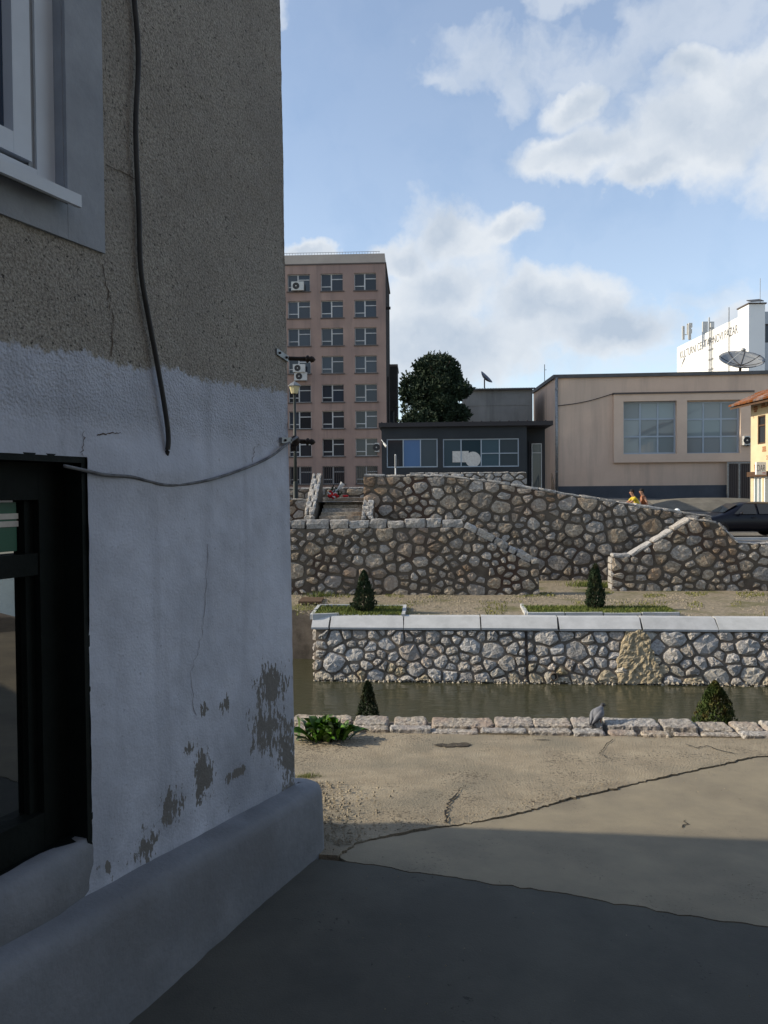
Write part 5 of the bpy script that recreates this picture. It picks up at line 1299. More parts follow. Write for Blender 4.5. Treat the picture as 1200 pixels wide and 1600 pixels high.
# projecting frame around the windows
ft = G()
for (a, b_, c, e) in ((fr_[0], fr_[1], g1[3], fr_[3]), (fr_[0], fr_[1], fr_[2], g1[2]), (fr_[0], g1[0], g1[2], g1[3]), (g1[1], g2[0], g1[2], g1[3]), (g2[1], fr_[1], g1[2], g1[3])): ft.fbox(PB, a, b_, .20, -.001, c, e)
ft.build('window_surround', 'pink_trim', pb)
G().fbox(PB, fr_[0] - .06, fr_[1] + .06, .28, .0, fr_[3] + .001, fr_[3] + .09).build('frame_shadow', 'sill_dark', pb)  # dark strip stands for the thin shadow along the frame top
for gr in (g1, g2):
    dx = (gr[1] - gr[0]) / 3; dz = (gr[3] - gr[2]) / 3
    win_bars(PB, gr, [gr[0] + dx, gr[0] + 2 * dx], [gr[2] + dz, gr[2] + 2 * dz], -.12, pb, 'frame_blue', 'glass_pink', .09)
nb = rect(PB, 868, 760, 1135, 781); G().fbox(PB, -.001, ps1, .03, -.02, pz0, nb[3]).build('base_band', 'navy_band', pb)
G().tube([PB.p(.06, .1, pzt - .1), PB.p(.06, .1, PB.zy(869, 775))], .085, 10).build('downpipe', 'galv', pb, True)
for k in range(4): G().lathe(PB.p(.06, .1, pzt - .8 - 1.6 * k), [(.1, 0), (.1, .07)], 10).build('pipe_clip', 'galv', pb)
gt = rect(PB, 1136, 722, 1174, 782, .3)
gate = thing('metal_gate', PB.p((gt[0] + gt[1]) / 2, .3, gt[2] - .3), 'dark metal bar gate against the right end of the peach hall', 'gate')
g_ = G(); g_.fbox(PB, gt[0], gt[0] + .09, .34, .27, gt[2] - .5, gt[3]); g_.fbox(PB, gt[1] - .09, gt[1], .34, .27, gt[2] - .5, gt[3]); g_.fbox(PB, gt[0], gt[1], .335, .275, gt[3] - .09, gt[3] - .001); g_.fbox(PB, gt[0], gt[1], .335, .275, gt[2] - .1, gt[2])
mid = (gt[0] + gt[1]) / 2; g_.fbox(PB, mid - .05, mid + .05, .338, .272, gt[2] - .1, gt[3] - .1); g_.build('frame', 'galv', gate)
for k in range(1, 12):
    s_ = gt[0] + (gt[1] - gt[0]) * k / 12; G().fbox(PB, s_ - .025, s_ + .025, .32, .29, gt[2], gt[3] - .1).build('bar', 'sill_dark', gate)
G().fbox(PB, gt[0] + .05, gt[1] - .05, .262, .25, gt[2] - .4, gt[3] - .1).build('panel', 'sill_dark', gate)
ac_unit('air conditioner on the peach hall beside the tiled house', PB, 1163, 681, 1175, 695, .55)
cb = []
for k in range(13): t_ = k / 12; a, z = PB.hit(872 + (958 - 872) * t_, 634 + (615 - 634) * t_ + 6 * math.sin(math.pi * t_) * .5, .06); cb.append(PB.p(a, .06, z))
tag(G().tube(cb, .022, 5).build('wall_wire', 'cable'), 'thin wire strung along the peach hall facade', 'cable')
P = at_y(851, 590, 50); tag(G().tube([P - Vector((0, 0, .3)), P + Vector((0, 0, .85))], .022, 5).tube([P + Vector((0, 0, .5)), P + Vector((.12, 0, .5))], .015, 5).build('roof_antenna', 'iron'), 'thin rod antenna on the peach hall roof', 'antenna')

# --- satellite dish on the hall roof
dc = at_y(1158, 566, 46.5); sd = thing('satellite_dish', at_y(1155, 582, 46.5), 'large grey mesh satellite dish facing up on the hall roof', 'satellite dish')
nrm = Vector((-.06, -.52, .85)).normalized(); e1 = nrm.cross(Vector((0, 1, 0))).normalized(); e2 = nrm.cross(e1); Rd = 1.29
pf_ = [(.02, 0)] + [(Rd * k / 8, .42 * (k / 8) ** 2) for k in range(1, 9)]
base_ = dc - nrm * .22
prof2 = pf_ + [(r_ * 1.0, h + .025) for r_, h in reversed(pf_)]
G().lathe(base_, prof2, 32, nrm).build('reflector', 'dish_grey', sd, True)
for k in range(8):
    a = 2 * math.pi * (k + .3) / 8; dr = e1 * math.cos(a) + e2 * math.sin(a)
    G().tube([base_ + dr * (Rd * j / 6) + nrm * (.42 * (j / 6) ** 2 + .04) for j in range(7)], .018, 5).build('rib', 'iron', sd)
foc = base_ + nrm * 1.0
for k in range(3):
    a = 2 * math.pi * k / 3 + .4; G().tube([base_ + (e1 * math.cos(a) + e2 * math.sin(a)) * Rd * .93 + nrm * .38, foc], .018, 5).build('feed_strut', 'frame_white', sd)
G().lathe(foc - nrm * .05, [(.13, 0), (.13, .1), (.07, .14)], 12, nrm).build('feed_horn', 'galv', sd, True)
G().tube([base_, base_ - Vector((0, -.15, .9))], .08, 8).build('mast', 'iron', sd)

# --- white cultural centre, wall seen end-on from the left
XC = 33.2
CCF = Fr(XC, 69.6, 90)                          # faces left; U runs towards the viewer
def hitC(px, py): return CCF.hit(px, py)
cc = thing('cultural_centre', (XC + 6, 78, 1), 'tall white building with long lettered wall above the hall roof', 'building')
tfar = hitC(1058, 541); tnr = hitC(1155, 497); tp = hitC(1157, 484); tpp = hitC(1172, 474)
zC = (tfar[1] + tnr[1]) / 2; zP = (tp[1] + tpp[1]) / 2
g_ = G(); g_.prism(CCF, [(tfar[0], 1), (tnr[0] - .02, 1), (tnr[0] - .02, zC), (tfar[0], zC)], 0, -14); g_.build('long_wall', 'white_wall', cc)
sR = CCF.sx(1172, 520)
g_ = G(); g_.prism(CCF, [(tnr[0], 1), (sR, 1), (sR, zP), (tnr[0], zP)], .12, -1.35); g_.build('pillar', 'white_wall', cc)
G().fbox(CCF, tnr[0] - .1, sR + .1, .2, -1.45, zP + .001, zP + .12).build('pillar_cap', 'sill_dark', cc)
FF = Fr(XC + 1.36, CCF.p(sR, 0, 0).y + .4, 0)
g_ = G(); hl = [(.1, 12, zP - 3.4 - 4.2 * k, zP - 1.7 - 4.2 * k) for k in range(3)]; holed(g_, FF, 0, 12.5, 1, zP - .6, hl, .25); shell(g_, FF, 0, 12.5, 1, zP - .6, 10); g_.build('front_wall', 'grey_wall', cc)
for h in hl: win_bars(FF, h, [h[0] + 2 * k for k in range(1, 6)], [], -.2, cc, 'sill_dark', 'glass_office', .1)
# lettering
def text_mesh(s, name, mat, parent, origin, ux, uz, height, width, depth_dir, dep=.03):
    cu = bpy.data.curves.new('t', 'FONT'); cu.body = s; cu.size = 1.0; cu.extrude = 0.0
    ob = bpy.data.objects.new('t', cu); COL.objects.link(ob); dg = bpy.context.evaluated_depsgraph_get(); dg.update()
    me = ob.evaluated_get(dg).to_mesh(); V = [v.co.copy() for v in me.vertices]; Fc = [tuple(p.vertices) for p in me.polygons]
    ob.evaluated_get(dg).to_mesh_clear(); bpy.data.objects.remove(ob)
    x0, x1 = min(v.x for v in V), max(v.x for v in V); y0, y1_ = min(v.y for v in V), max(v.y for v in V)
    out_ = [origin + ux * ((v.x - x0) / (x1 - x0) * width) + uz * ((v.y - y0) / (y1_ - y0) * height) + depth_dir * dep for v in V]
    return mk(name, out_, Fc, mat, parent)
ta = CCF.hit(1063, 555); tb2 = CCF.hit(1153, 519)
text_mesh('KULTURNI CENTAR-NOVI PAZAR', 'lettering', 'letter', cc, CCF.p(ta[0], .0, (ta[1] + tb2[1]) / 2 - .25), CCF.U, Vector((0, 0, 1)), .82, tb2[0] - ta[0], CCF.NN, .02)
lg = CCF.hit(1066, 567)
g_ = G()
for k in range(9):      # small quill-like emblem under the first letters
    a0 = k / 9; g_.add([CCF.p(lg[0] - .5 + 1.2 * a0, .02, lg[1] - .5 + .75 * a0), CCF.p(lg[0] - .5 + 1.2 * (a0 + .08), .02, lg[1] - .5 + .75 * a0), CCF.p(lg[0] - .3 + 1.2 * (a0 + .1), .02, lg[1] - .5 + 1.1 * a0 + .22 * math.sin(math.pi * a0)), CCF.p(lg[0] - .3 + 1.2 * a0, .02, lg[1] - .5 + 1.1 * a0 + .22 * math.sin(math.pi * a0))], [(0, 1, 2, 3)])
g_.build('emblem', 'letter', cc)
# ladder/mast lines on the wall
for px in (1110, 1141):
    s_, zz = CCF.hit(px, 505); ld = G(); ld.tube([CCF.p(s_, .12, 1), CCF.p(s_, .12, zC + (.8 if px == 1110 else 1.3))], .045, 6)
    if px == 1110:
        ld.tube([CCF.p(s_ + .5, .12, 8), CCF.p(s_ + .5, .12, zC + .3)], .045, 6)
        for k in range(8): z = zC - .9 - k * 1.0; ld.tube([CCF.p(s_ - .3, .12, z), CCF.p(s_ + .9, .12, z)], .04, 5)
    ld.build('ladder' if px == 1110 else 'pipe', 'galv', cc)
# antenna clusters on its roof
def antenna(label, px, pyb, pyt, big):
    P = at_y(px, pyb, 80); P.z = zC; zt_ = at_y(px, pyt, 80).z
    o = thing('cell_antenna', P, label, 'antenna', 'phone antennas on the white roof')
    G().tube([P, Vector((P.x, P.y, zt_))], .07, 7).build('mast', 'galv', o)
    for k in range(3 if not big else 2):
        a = k * 2.1 + .6; c = Vector((P.x + .4 * math.cos(a), P.y + .4 * math.sin(a), zt_ - (1.7 if big else 1.1)))
        w_ = .26 if big else .11
        G().box(c - Vector((w_, .1, .5)), c + Vector((w_, .1, 1.3 if big else .9))).build('panel', 'ac_white', o); G().tube([c, Vector((P.x, P.y, c.z))], .035, 5).build('arm', 'galv', o)
    for k in range(2): G().box((P.x + .05, P.y - .2 - .1 * k, zC + .1 + .6 * k), (P.x + .4, P.y + .05, zC + .55 + .6 * k)).build('radio_box', 'ac_white', o)
antenna('slim white phone antenna cluster at far end of the white roof', 1074, 532, 506, False)
antenna('broad white phone antenna panels midway along the white roof', 1108, 520, 496, True)
P = CCF.p(sR, -.6, zP + .1); rod = thing('lightning_rod', P, 'thin rod and small hood on the white pillar top', 'antenna'); G().tube([P + Vector((.3, 0, 0)), P + Vector((.3, 0, 2.2))], .025, 5).build('rod', 'galv', rod)
G().add([P + Vector((-.7, -.3, .0)), P + Vector((.5, -.3, .05)), P + Vector((.5, .5, .4)), P + Vector((-.7, .5, .3)), P + Vector((-.7, -.3, .08)), P + Vector((.5, -.3, .13)), P + Vector((.5, .5, .48)), P + Vector((-.7, .5, .38))], [(3, 2, 1, 0), (4, 5, 6, 7), (0, 1, 5, 4), (1, 2, 6, 5), (2, 3, 7, 6), (3, 0, 4, 7)]).build('hood', 'tin', rod)

# --- tiled cream house on the right
DX = at_y(1173, 700, 36).x
DF = Fr(DX, 36, 88)                                # left face, U towards the viewer
dz0 = -.1; dzt = DF.zy(1174, 633)
dh = thing('tiled_house', (DX + 3, 33, dz0), 'sunlit cream house with tiled eaves and shop front at right edge', 'house')
wn = rect(DF, 1184, 650, 1196, 693); zs_t = DF.zy(1180, 738)
dS1 = 7.0
sd_ = [(.25, 1.0, dz0 + .05, zs_t - .2), (1.15, 2.2, dz0 + .05, zs_t - .2), (2.4, 3.6, dz0 + .05, zs_t - .2)]
g_ = G(); holed(g_, DF, 0, dS1, dz0, dzt, [wn] + sd_ + [(wn[0] + 2.2, wn[1] + 2.2, wn[2], wn[3])], .15); shell(g_, DF, 0, dS1, dz0, dzt, 6); g_.build('wall', 'cream', dh)
for dx in (0, 2.2): win_bars(DF, (wn[0] + dx, wn[1] + dx, wn[2], wn[3]), [], [(wn[2] + wn[3]) / 2 + .2], -.05, dh, 'wood', 'glass_office', .07)
for (a, b_, c, e) in sd_: win_bars(DF, (a, b_, c, e), [(a + b_) / 2], [], -.06, dh, 'sign_white', 'glass_pink', .09)
G().fbox(DF, -.05, dS1, .16, -.0, zs_t - .2, zs_t + .02).build('lintel_board', 'wood', dh)
for (px, py, w_, h_) in ((1177, 640, .4, .3), (1189, 634, .5, .22), (1199, 628, .3, .4), (1176, 652, .15, .12), (1190, 702, .4, .25), (1178, 731, .5, .3), (1197, 715, .15, .2)):
    a, z = DF.hit(px, py)
    for k in range(3):
        G().fbox(DF, a + rng.uniform(0, .1), a + w_ * rng.uniform(.7, 1), .012, -.01, z - h_ / 2 + h_ * k / 3 + .01, z - h_ / 2 + h_ * (k + 1) / 3 - .01).build('brick', 'brick_patch', dh)
# tiled roof: two courses of overlapping pantiles along the eaves, then the slope
er = thing('x', (0, 0, 0), None, None); bpy.data.objects.remove(er)
sl_ = G(); ze = dzt + .02
sl_.add([DF.p(-.5, .75, ze - .18), DF.p(dS1, .75, ze - .18), DF.p(dS1, -3, ze + 1.5), DF.p(-.5, -3, ze + 1.5), DF.p(-.5, .75, ze - .10), DF.p(dS1, .75, ze - .10), DF.p(dS1, -3, ze + 1.58), DF.p(-.5, -3, ze + 1.58)],
        [(3, 2, 1, 0), (4, 5, 6, 7), (0, 1, 5, 4), (0, 4, 7, 3)]); roof = sl_.build('roof', 'wood', dh)
slope = (Vector((0, 0, 1.68)) - DF.NN * 3.75).normalized(); nup = slope.cross(DF.U).normalized()
if nup.z < 0: nup = -nup
tile_proto = None
for j in range(5):
    for k in range(26):
        b0 = DF.p(-.5 + k * .28, .80, ze - .10) + slope * (j * .34) + nup * (.02 + .0)
        if tile_proto is None:
            vv = []; nn_ = 6
            for e in (0, .40):
                for q in range(nn_ + 1):
                    a = math.pi * q / nn_; vv.append(b0 + DF.U * (.14 - .13 * math.cos(a)) + nup * (.09 * math.sin(a) + (.03 if e == 0 else .0)) + slope * e)
            tile_proto = mk('roof_tile', vv, [(q, q + 1, nn_ + 2 + q, nn_ + 1 + q) for q in range(nn_)] + [tuple(range(nn_ + 1))], 'roof_tile', roof); t_b0 = b0
        else: copy_tree(tile_proto, b0 - t_b0, roof)
# hanging shop sign
Sg = Fr(DX - .0, 34.2, 0); r_ = (Sg.hit(1181, 722), Sg.hit(1196, 741.5))
sg = thing('shop_sign', Sg.p(r_[0][0], 0, r_[1][1]), 'white projecting shop sign reading DAR on the cream house', 'sign')
G().fbox(Sg, r_[0][0], r_[1][0], .06, -.06, r_[1][1], r_[0][1]).build('panel', 'sign_white', sg)
wS = r_[1][0] - r_[0][0]; hS = r_[0][1] - r_[1][1]
text_mesh('DAR', 'lettering', 'letter', sg, Sg.p(r_[0][0] + wS * .09, .06, r_[1][1] + hS * .26), Sg.U, Vector((0, 0, 1)), hS * .52, wS * .82, Sg.NN, .004)
G().fbox(Sg, r_[0][0] + wS * .62, r_[0][0] + wS * .92, .066, .06, r_[1][1] + hS * .1, r_[1][1] + hS * .16).build('red_mark', 'red', sg)

# ================================================================== STREET LAMP
lb = at_y(462, 778, 30.0); lb.z = 1.2
lamp = thing('street_lamp', lb, 'dark street lamp post with pale flared lantern beside the house corner', 'street lamp')
zl_ = at_y(460, 615, 30).z; zh = at_y(460, 596, 30).z; lx = at_y(460, 606, 30).x; hL = zh - zl_
G().tube([lb, Vector((lx, 30, zl_))], [.075, .05], 10).build('post', 'lamp_iron', lamp, True)
G().lathe(lb, [(.16, 0), (.16, .25), (.1, .4), (.09, 1.0), (.075, 1.05)], 12).build('base', 'lamp_iron', lamp, True)
G().lathe((lx, 30, zl_), [(.12, 0), (.13, .02), (.2, hL * .55), (.21, hL * .58)], 8).build('lantern_glass', 'lamp_glass', lamp)
G().lathe((lx, 30, zl_ + hL * .58), [(.25, 0), (.26, .03), (.12, hL * .3), (.03, hL * .4), (.03, hL * .46)], 8).build('lantern_hood', 'galv', lamp)

# ================================================================== CAR
hub = at_y(1127.5, 829, 31.0); cz = hub.z - .30; cy0 = 31.0
car = thing('car', (hub.x + 1.3, cy0 + .85, cz), 'dark navy parked car facing left on the road at right', 'car')
# stations along the car from nose (x=-.85 from hub) to tail; (x, zbottom, zbelt, ztop, half width belt, half width top)
ST = [(-.78, .38, .52, .58, .55, .45), (-.74, .25, .64, .70, .70, .60), (-.55, .20, .75, .82, .80, .66), (-.2, .20, .83, .90, .84, .70), (.08, .20, .88, .955, .86, .72), (.45, .20, .91, 1.16, .86, .66), (.85, .20, .93, 1.37, .87, .60), (1.05, .20, .93, 1.42, .87, .59),
      (1.5, .20, .94, 1.45, .87, .58), (2.1, .20, .94, 1.45, .87, .58), (2.6, .20, .94, 1.40, .87, .58), (3.05, .20, .95, 1.24, .86, .58), (3.4, .22, .95, 1.02, .84, .66), (3.62, .26, .90, .95, .80, .66), (3.70, .40, .70, .75, .72, .6)]
vv = []; mP = 10
for (x, zb2, zl2, zt2, hb, ht) in ST:
    mid_ = (zb2 + zl2) / 2
    half = [(hb * .90, zb2), (hb * .99, zb2 + (zl2 - zb2) * .35), (hb, mid_ + .1), (hb * .97, zl2), (ht + .03, zt2 - .02 * (zt2 - zl2) - .015), (ht * .5, zt2)]
    ring = [(-a, z) for a, z in half] + [(a, z) for a, z in reversed(half)]
    vv += [Vector((hub.x + x, cy0 + .85 + a, cz + z)) for a, z in ring]
mP = 12
ff = [(i * mP + k, i * mP + (k + 1) % mP, (i + 1) * mP + (k + 1) % mP, (i + 1) * mP + k) for i in range(len(ST) - 1) for k in range(mP)]
ff += [tuple(range(mP - 1, -1, -1)), tuple((len(ST) - 1) * mP + k for k in range(mP))]
body = mk('body', vv, ff, 'car', car, True)
sb_ = body.modifiers.new('Subdivision', 'SUBSURF'); sb_.levels = 1; sb_.render_levels = 1
yf = cy0 + .85 - .872
def side_glass(x0, x1, x2, x3):
    for sgn in (-1, 1):
        yb, yt = cy0 + .85 + sgn * .868, cy0 + .85 + sgn * .665
        mk('side_window', [(hub.x + x0, yb, cz + .96), (hub.x + x1, yb, cz + .96), (hub.x + x2, yt, cz + 1.36), (hub.x + x3, yt, cz + 1.36)], [(0, 1, 2, 3)], 'car_glass', car)
side_glass(.50, 1.42, 1.40, .98); side_glass(1.52, 2.6, 2.35, 1.50)
mk('windscreen', [(hub.x + .17, cy0 + .85 - .64, cz + 1.03), (hub.x + .17, cy0 + .85 + .64, cz + 1.03), (hub.x + .80, cy0 + .85 + .55, cz + 1.38), (hub.x + .80, cy0 + .85 - .55, cz + 1.38)], [(0, 1, 2, 3)], 'car_glass', car)
for sgn in (-1, 1):
    c = Vector((hub.x + .74, cy0 + .85 + sgn * .97, cz + .99)); G().ball(c, .10, 10, (.6, .95, .75)).build('mirror', 'car', car, True)
    c = Vector((hub.x - .64, cy0 + .85 + sgn * .60, cz + .66)); G().ball(c, .13, 10, (.8, 1, .5)).build('headlight', 'frame_white', car, True)
    for xx in (1.22, 2.28): G().box((hub.x + xx, cy0 + .85 + sgn * .875 - .02, cz + .80), (hub.x + xx + .16, cy0 + .85 + sgn * .875 + .02, cz + .83)).build('door_handle', 'car', car)
    for xx in (0, 2.55):
        c = Vector((hub.x + xx, cy0 + .85 + sgn * .80, cz + .305)); ax = Vector((0, sgn, 0))
        wh = G().lathe(c - ax * .1, [(.2, 0), (.29, .0), (.305, .03), (.305, .17), (.29, .2), (.2, .2)], 22, ax).build('wheel', 'rubber', car, True)
        G().lathe(c + ax * .095, [(.20, 0), (.20, .012), (.16, -.02), (.05, .01), (.04, .02)], 20, ax).build('rim', 'rim', wh)
        for k in range(5):
            a = 2 * math.pi * k / 5; d = Vector((math.cos(a), 0, math.sin(a))); G().tube([c + ax * .10 + d * .03, c + ax * .105 + d * .19], [.032, .022], 5).build('spoke', 'rim', wh)

# ================================================================== PEOPLE ON A SCOOTER
def skinned(name, joints, edges, mat, parent, origin, root=0, sub=2):
    me = bpy.data.meshes.new(name); me.from_pydata([tuple(Vector(j[0]) ) for j in joints], edges, [])
    me.materials.append(M[mat]); o = bpy.data.objects.new(name, me); link(o, parent, origin)
    sk = o.modifiers.new('Skin', 'SKIN'); sk.use_smooth_shade = True
    me.skin_vertices.new() if not me.skin_vertices else None
    for i, j in enumerate(joints):
        r_ = j[1]; me.skin_vertices[0].data[i].radius = r_ if isinstance(r_, tuple) else (r_, r_); me.skin_vertices[0].data[i].use_root = (i == root)
    s2 = o.modifiers.new('Subdivision', 'SUBSURF'); s2.levels = sub; s2.render_levels = sub
    return o
def rider(label, base, lean, tee, sleeves, arms_fwd, hair_n, grp):
    """seated rider facing -x; base is the ground point below the seat"""
    pel = Vector((0, 0, .86)); ch = pel + Vector((-lean * .30, 0, .34)); nk = pel + Vector((-lean * .46, 0, .54)); hd0 = nk + Vector((-.045, 0, .08)); hd1 = nk + Vector((-.06, 0, .16)); hd2 = nk + Vector((-.05, 0, .245))
    J = [(pel, (.155, .12)), (pel + Vector((-lean * .12, 0, .14)), (.135, .105)), (ch, (.16, .115)), (nk, .055), (hd0, .068), (hd1, (.082, .09)), (hd2, .06), (hd1 + Vector((-.10, 0, -.02)), .014)]
    Ed = [(0, 1), (1, 2), (2, 3), (3, 4), (4, 5), (5, 6), (5, 7)]
    shirtJ = [(pel + Vector((0, 0, .02)), (.172, .135)), (pel + Vector((-lean * .12, 0, .14)), (.152, .122)), (ch, (.178, .132)), (nk + Vector((.0, 0, -.05)), .075)]; shirtE = [(0, 1), (1, 2), (2, 3)]
    trJ = [(pel + Vector((0, 0, .03)), (.17, .135))]; trE = []
    for sgn in (-1, 1):
        sh_ = ch + Vector((-lean * .10, sgn * .17, .12))
        if arms_fwd: el = sh_ + Vector((-.20, sgn * .06, -.20)); wr = el + Vector((-.24, -sgn * .03, -.04))
        else: el = sh_ + Vector((.10, sgn * .09, -.26)); wr = el + Vector((-.02, sgn * .0, -.24))
        k = len(J); J += [(sh_, .06), (el, .042), (wr, .03)]; Ed += [(2, k), (k, k + 1), (k + 1, k + 2)]
        dr = (wr - el).normalized(); sd2 = Vector((0, 1, 0)) if abs(dr.y) < .8 else Vector((1, 0, 0)); nr = dr.cross(sd2).normalized()
        pm_ = wr + dr * .06; J.append((pm_, (.03, .018))); Ed.append((k + 2, k + 3))
        for q in range(4):
            kn = pm_ + dr * .03 + sd2 * (.022 * (q - 1.5)); tp_ = kn + dr * (.035 - .006 * abs(q - 1.4)) + nr * .02 * (1 if nr.z < 0 else -1)
            m0 = len(J); J += [(kn, .0095), (tp_, .0085)]; Ed += [(k + 3, m0), (m0, m0 + 1)]
        m0 = len(J); J += [(wr + dr * .03 + sd2 * (-sgn * .038), .011), (wr + dr * .07 + sd2 * (-sgn * .05), .009)]; Ed += [(k + 2, m0), (m0, m0 + 1)]
        q = len(shirtJ); s_end = sh_.lerp(el, .7 if sleeves else .12); shirtJ += [(sh_, .075 if sleeves else .066), (s_end, .062 if sleeves else .05)]; shirtE += [(2, q), (q, q + 1)]
        hp = pel + Vector((0, sgn * .10, -.02)); kn_ = hp + Vector((-.40, sgn * .05, -.02)); an_ = kn_ + Vector((.06, 0, -.43)); to = an_ + Vector((-.17, 0, -.06))
        k = len(J); J += [(hp, .085), (kn_, .055), (an_, .038), (to, .032)]; Ed += [(0, k), (k, k + 1), (k + 1, k + 2), (k + 2, k + 3)]
        q = len(trJ); trJ += [(hp, .1), (kn_, .07), (an_ + Vector((0, 0, .05)), .056)]; trE += [(0, q), (q, q + 1), (q + 1, q + 2)]
    o = skinned('person', J, Ed, 'skin', None, base); tag(o, label, 'person', grp)
    skinned('shirt', shirtJ, shirtE, tee, o, base); skinned('trousers', trJ, trE, 'denim', o, base)
    hc_ = base + hd1
    g_ = G(); g_.ball(hc_ + Vector((.022, 0, .055)), .102, 14, (.98, .88, .85)); g_.ball(hc_ + Vector((.06, 0, .0)), .07, 10, (.8, 1.05, 1)); g_.build('hair', 'hair', o, True)
    for sgn in (-1, 1):
        G().ball(hc_ + Vector((-.075, sgn * .032, .012)), .012, 8).build('eye', 'hair', o, True); G().ball(hc_ + Vector((.005, sgn * .083, -.005)), .026, 8, (.7, .4, 1)).build('ear', 'skin', o, True)
    G().ball(hc_ + Vector((-.078, 0, -.05)), .018, 8, (.5, 1.4, .4)).build('mouth', 'red', o, True)
    return o
hy = at_y(988, 767, 32.6); gy_ = at_y(1006, 765, 32.6)
rb_ = Vector((hy.x + .28, 32.6, hy.z - 1.62)); rider('person in yellow t-shirt leaning forward, riding past the ramp wall', rb_, .55, 'tee_yellow', True, True, 0, None)
rb2 = Vector((gy_.x + .10, 32.75, gy_.z - 1.64)); rider('person in orange sleeveless top riding close behind the yellow shirt', rb2, .22, 'vest_orange', False, False, 0, None)
sco = thing('scooter', Vector((rb_.x, 32.68, min(rb_.z, tz(rb_.x, 32.6)))), 'dark scooter under the two riders behind the ramp wall', 'scooter')
so = WO[sco]
for dx in (-.75, .62):
    c = so + Vector((dx, 0, .24)); wh = G().lathe(c - Vector((0, .05, 0)), [(.15, 0), (.23, .0), (.24, .03), (.23, .1), (.15, .1)], 18, (0, 1, 0)).build('wheel', 'rubber', sco, True); G().lathe(c - Vector((0, .055, 0)), [(.14, 0), (.14, .11)], 14, (0, 1, 0)).build('rim', 'rim', wh)
G().tube([so + Vector((-.75, 0, .26)), so + Vector((-.62, 0, .7)), so + Vector((-.52, 0, 1.0))], [.035, .04, .035], 8).build('fork', 'iron', sco)
G().tube([so + Vector((-.5, -.32, 1.04)), so + Vector((-.54, 0, 1.0)), so + Vector((-.5, .32, 1.04))], .018, 7).build('handlebar', 'iron', sco)
g_ = G(); g_.tube([so + Vector((-.62, 0, .75)), so + Vector((-.45, 0, .38)), so + Vector((.0, 0, .33)), so + Vector((.35, 0, .5)), so + Vector((.72, 0, .6))], [.13, .14, .15, .17, .1], 10); g_.build('body', 'car', sco, True)
G().ball(so + Vector((.3, 0, .73)), .2, 12, (2.2, .75, .35)).build('seat', 'rubber', sco, True)

# ================================================================== PIGEON
pgb = PAR.p(PAR.sx(934, 1124, -.22), -.22, 0); ptop = gz(pgb.x, 6.3) + .058; pgb.z = ptop
pg = thing('pigeon', pgb, 'grey pigeon seen from behind, standing on the near parapet', 'pigeon')
Yp = pgb.y
def pp(dx, dy, dz): return pgb + Vector((dx, dy, dz))
PGK = .86
def loft(rings, n=14):
    """rings: (centre, rx vector, ry vector)"""
    v = []
    for c, a, b_ in rings:
        for k in range(n): t_ = 2 * math.pi * k / n; v.append(c + a * math.cos(t_) + b_ * math.sin(t_))
    f = [(i * n + k, i * n + (k + 1) % n, (i + 1) * n + (k + 1) % n, (i + 1) * n + k) for i in range(len(rings) - 1) for k in range(n)]
    return v, f + [tuple(range(n - 1, -1, -1)), tuple((len(rings) - 1) * n + k for k in range(n))]
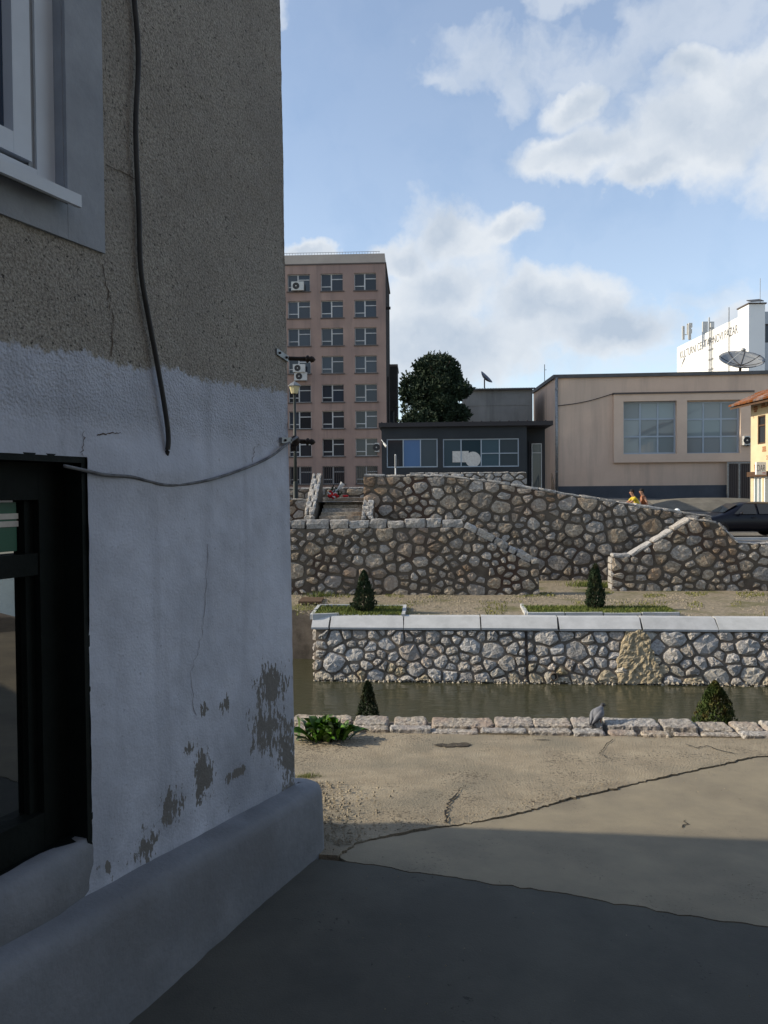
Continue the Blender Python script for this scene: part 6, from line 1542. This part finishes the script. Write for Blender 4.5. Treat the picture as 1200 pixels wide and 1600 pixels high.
# body axis from tail (towards camera, low) to breast (away, high), head turned to the right
ax = Vector((.55, .60, .46)).normalized(); e1 = ax.cross(Vector((0, 0, 1))).normalized(); e2 = e1.cross(ax).normalized()
c0 = pp(-.055, -.05, .035)
rgs = [(c0 + ax * t_, e1 * a, e2 * b_) for t_, a, b_ in ((0, .012, .008), (.02, .03, .02), (.05, .05, .042), (.085, .06, .052), (.12, .057, .052), (.15, .045, .044), (.172, .031, .032))]
hb_ = rgs[-1][0]; rgs += [(hb_ + Vector((.010, .008, .014)), e1 * .021, e2 * .021), (hb_ + Vector((.016, .010, .026)), e1 * .016, e2 * .016)]
v, f = loft(rgs); mk('body', v, f, 'pigeon_body', pg, True)
hc_ = hb_ + Vector((.024, .012, .036)); hd = G().ball(hc_, .0205, 12, (1.15, .95, .95)).build('head', 'pigeon_dark', pg, True)
G().lathe(hc_ + Vector((.020, .004, -.002)), [(.006, 0), (.004, .010), (.001, .018)], 8, (1, .2, -.15)).build('beak', 'iron', hd, True)
for sgn in (-1, 1):
    v, f = loft([(c0 + ax * t_ + e1 * sgn * o1 + e2 * .010, e1 * w1_, e2 * th) for t_, o1, w1_, th in ((.150, .026, .010, .012), (.125, .034, .024, .030), (.085, .036, .030, .038), (.045, .030, .028, .032), (.01, .022, .018, .020), (-.03, .014, .010, .010), (-.05, .009, .003, .003))], 12)
    wg = mk('wing', v, f, 'pigeon_body', pg, True)
    v, f = loft([(c0 + ax * t_ + e1 * sgn * o1 + e2 * .006, e1 * w1_, e2 * th) for t_, o1, w1_, th in ((.055, .054, .006, .010), (.03, .047, .008, .016), (-.01, .030, .008, .014), (-.045, .016, .007, .010), (-.065, .009, .003, .003))], 8); mk('wing_tip', v, f, 'pigeon_dark', wg, True)
v, f = loft([(c0 + ax * .03, e1 * .02, e2 * .008), (c0 - ax * .03 - Vector((0, 0, .004)), e1 * .026, e2 * .006), (c0 - ax * .07 - Vector((0, 0, .006)), e1 * .024, e2 * .003)], 10); mk('tail', v, f, 'pigeon_dark', pg, True)
for sgn in (-1, 1):
    lp_ = pp(.015 + sgn * .014, .0, 0); g_ = G(); g_.tube([lp_ + Vector((0, .005, .06)), lp_ + Vector((0, 0, .004))], [.006, .0035], 6)
    for a in (-.6, 0, .6): g_.tube([lp_ + Vector((0, 0, .004)), lp_ + Vector((math.sin(a) * .022, math.cos(a) * .022, .002))], .0025, 5)
    g_.build('leg', 'pigeon_leg', pg)
pg.scale = (PGK, PGK, PGK)
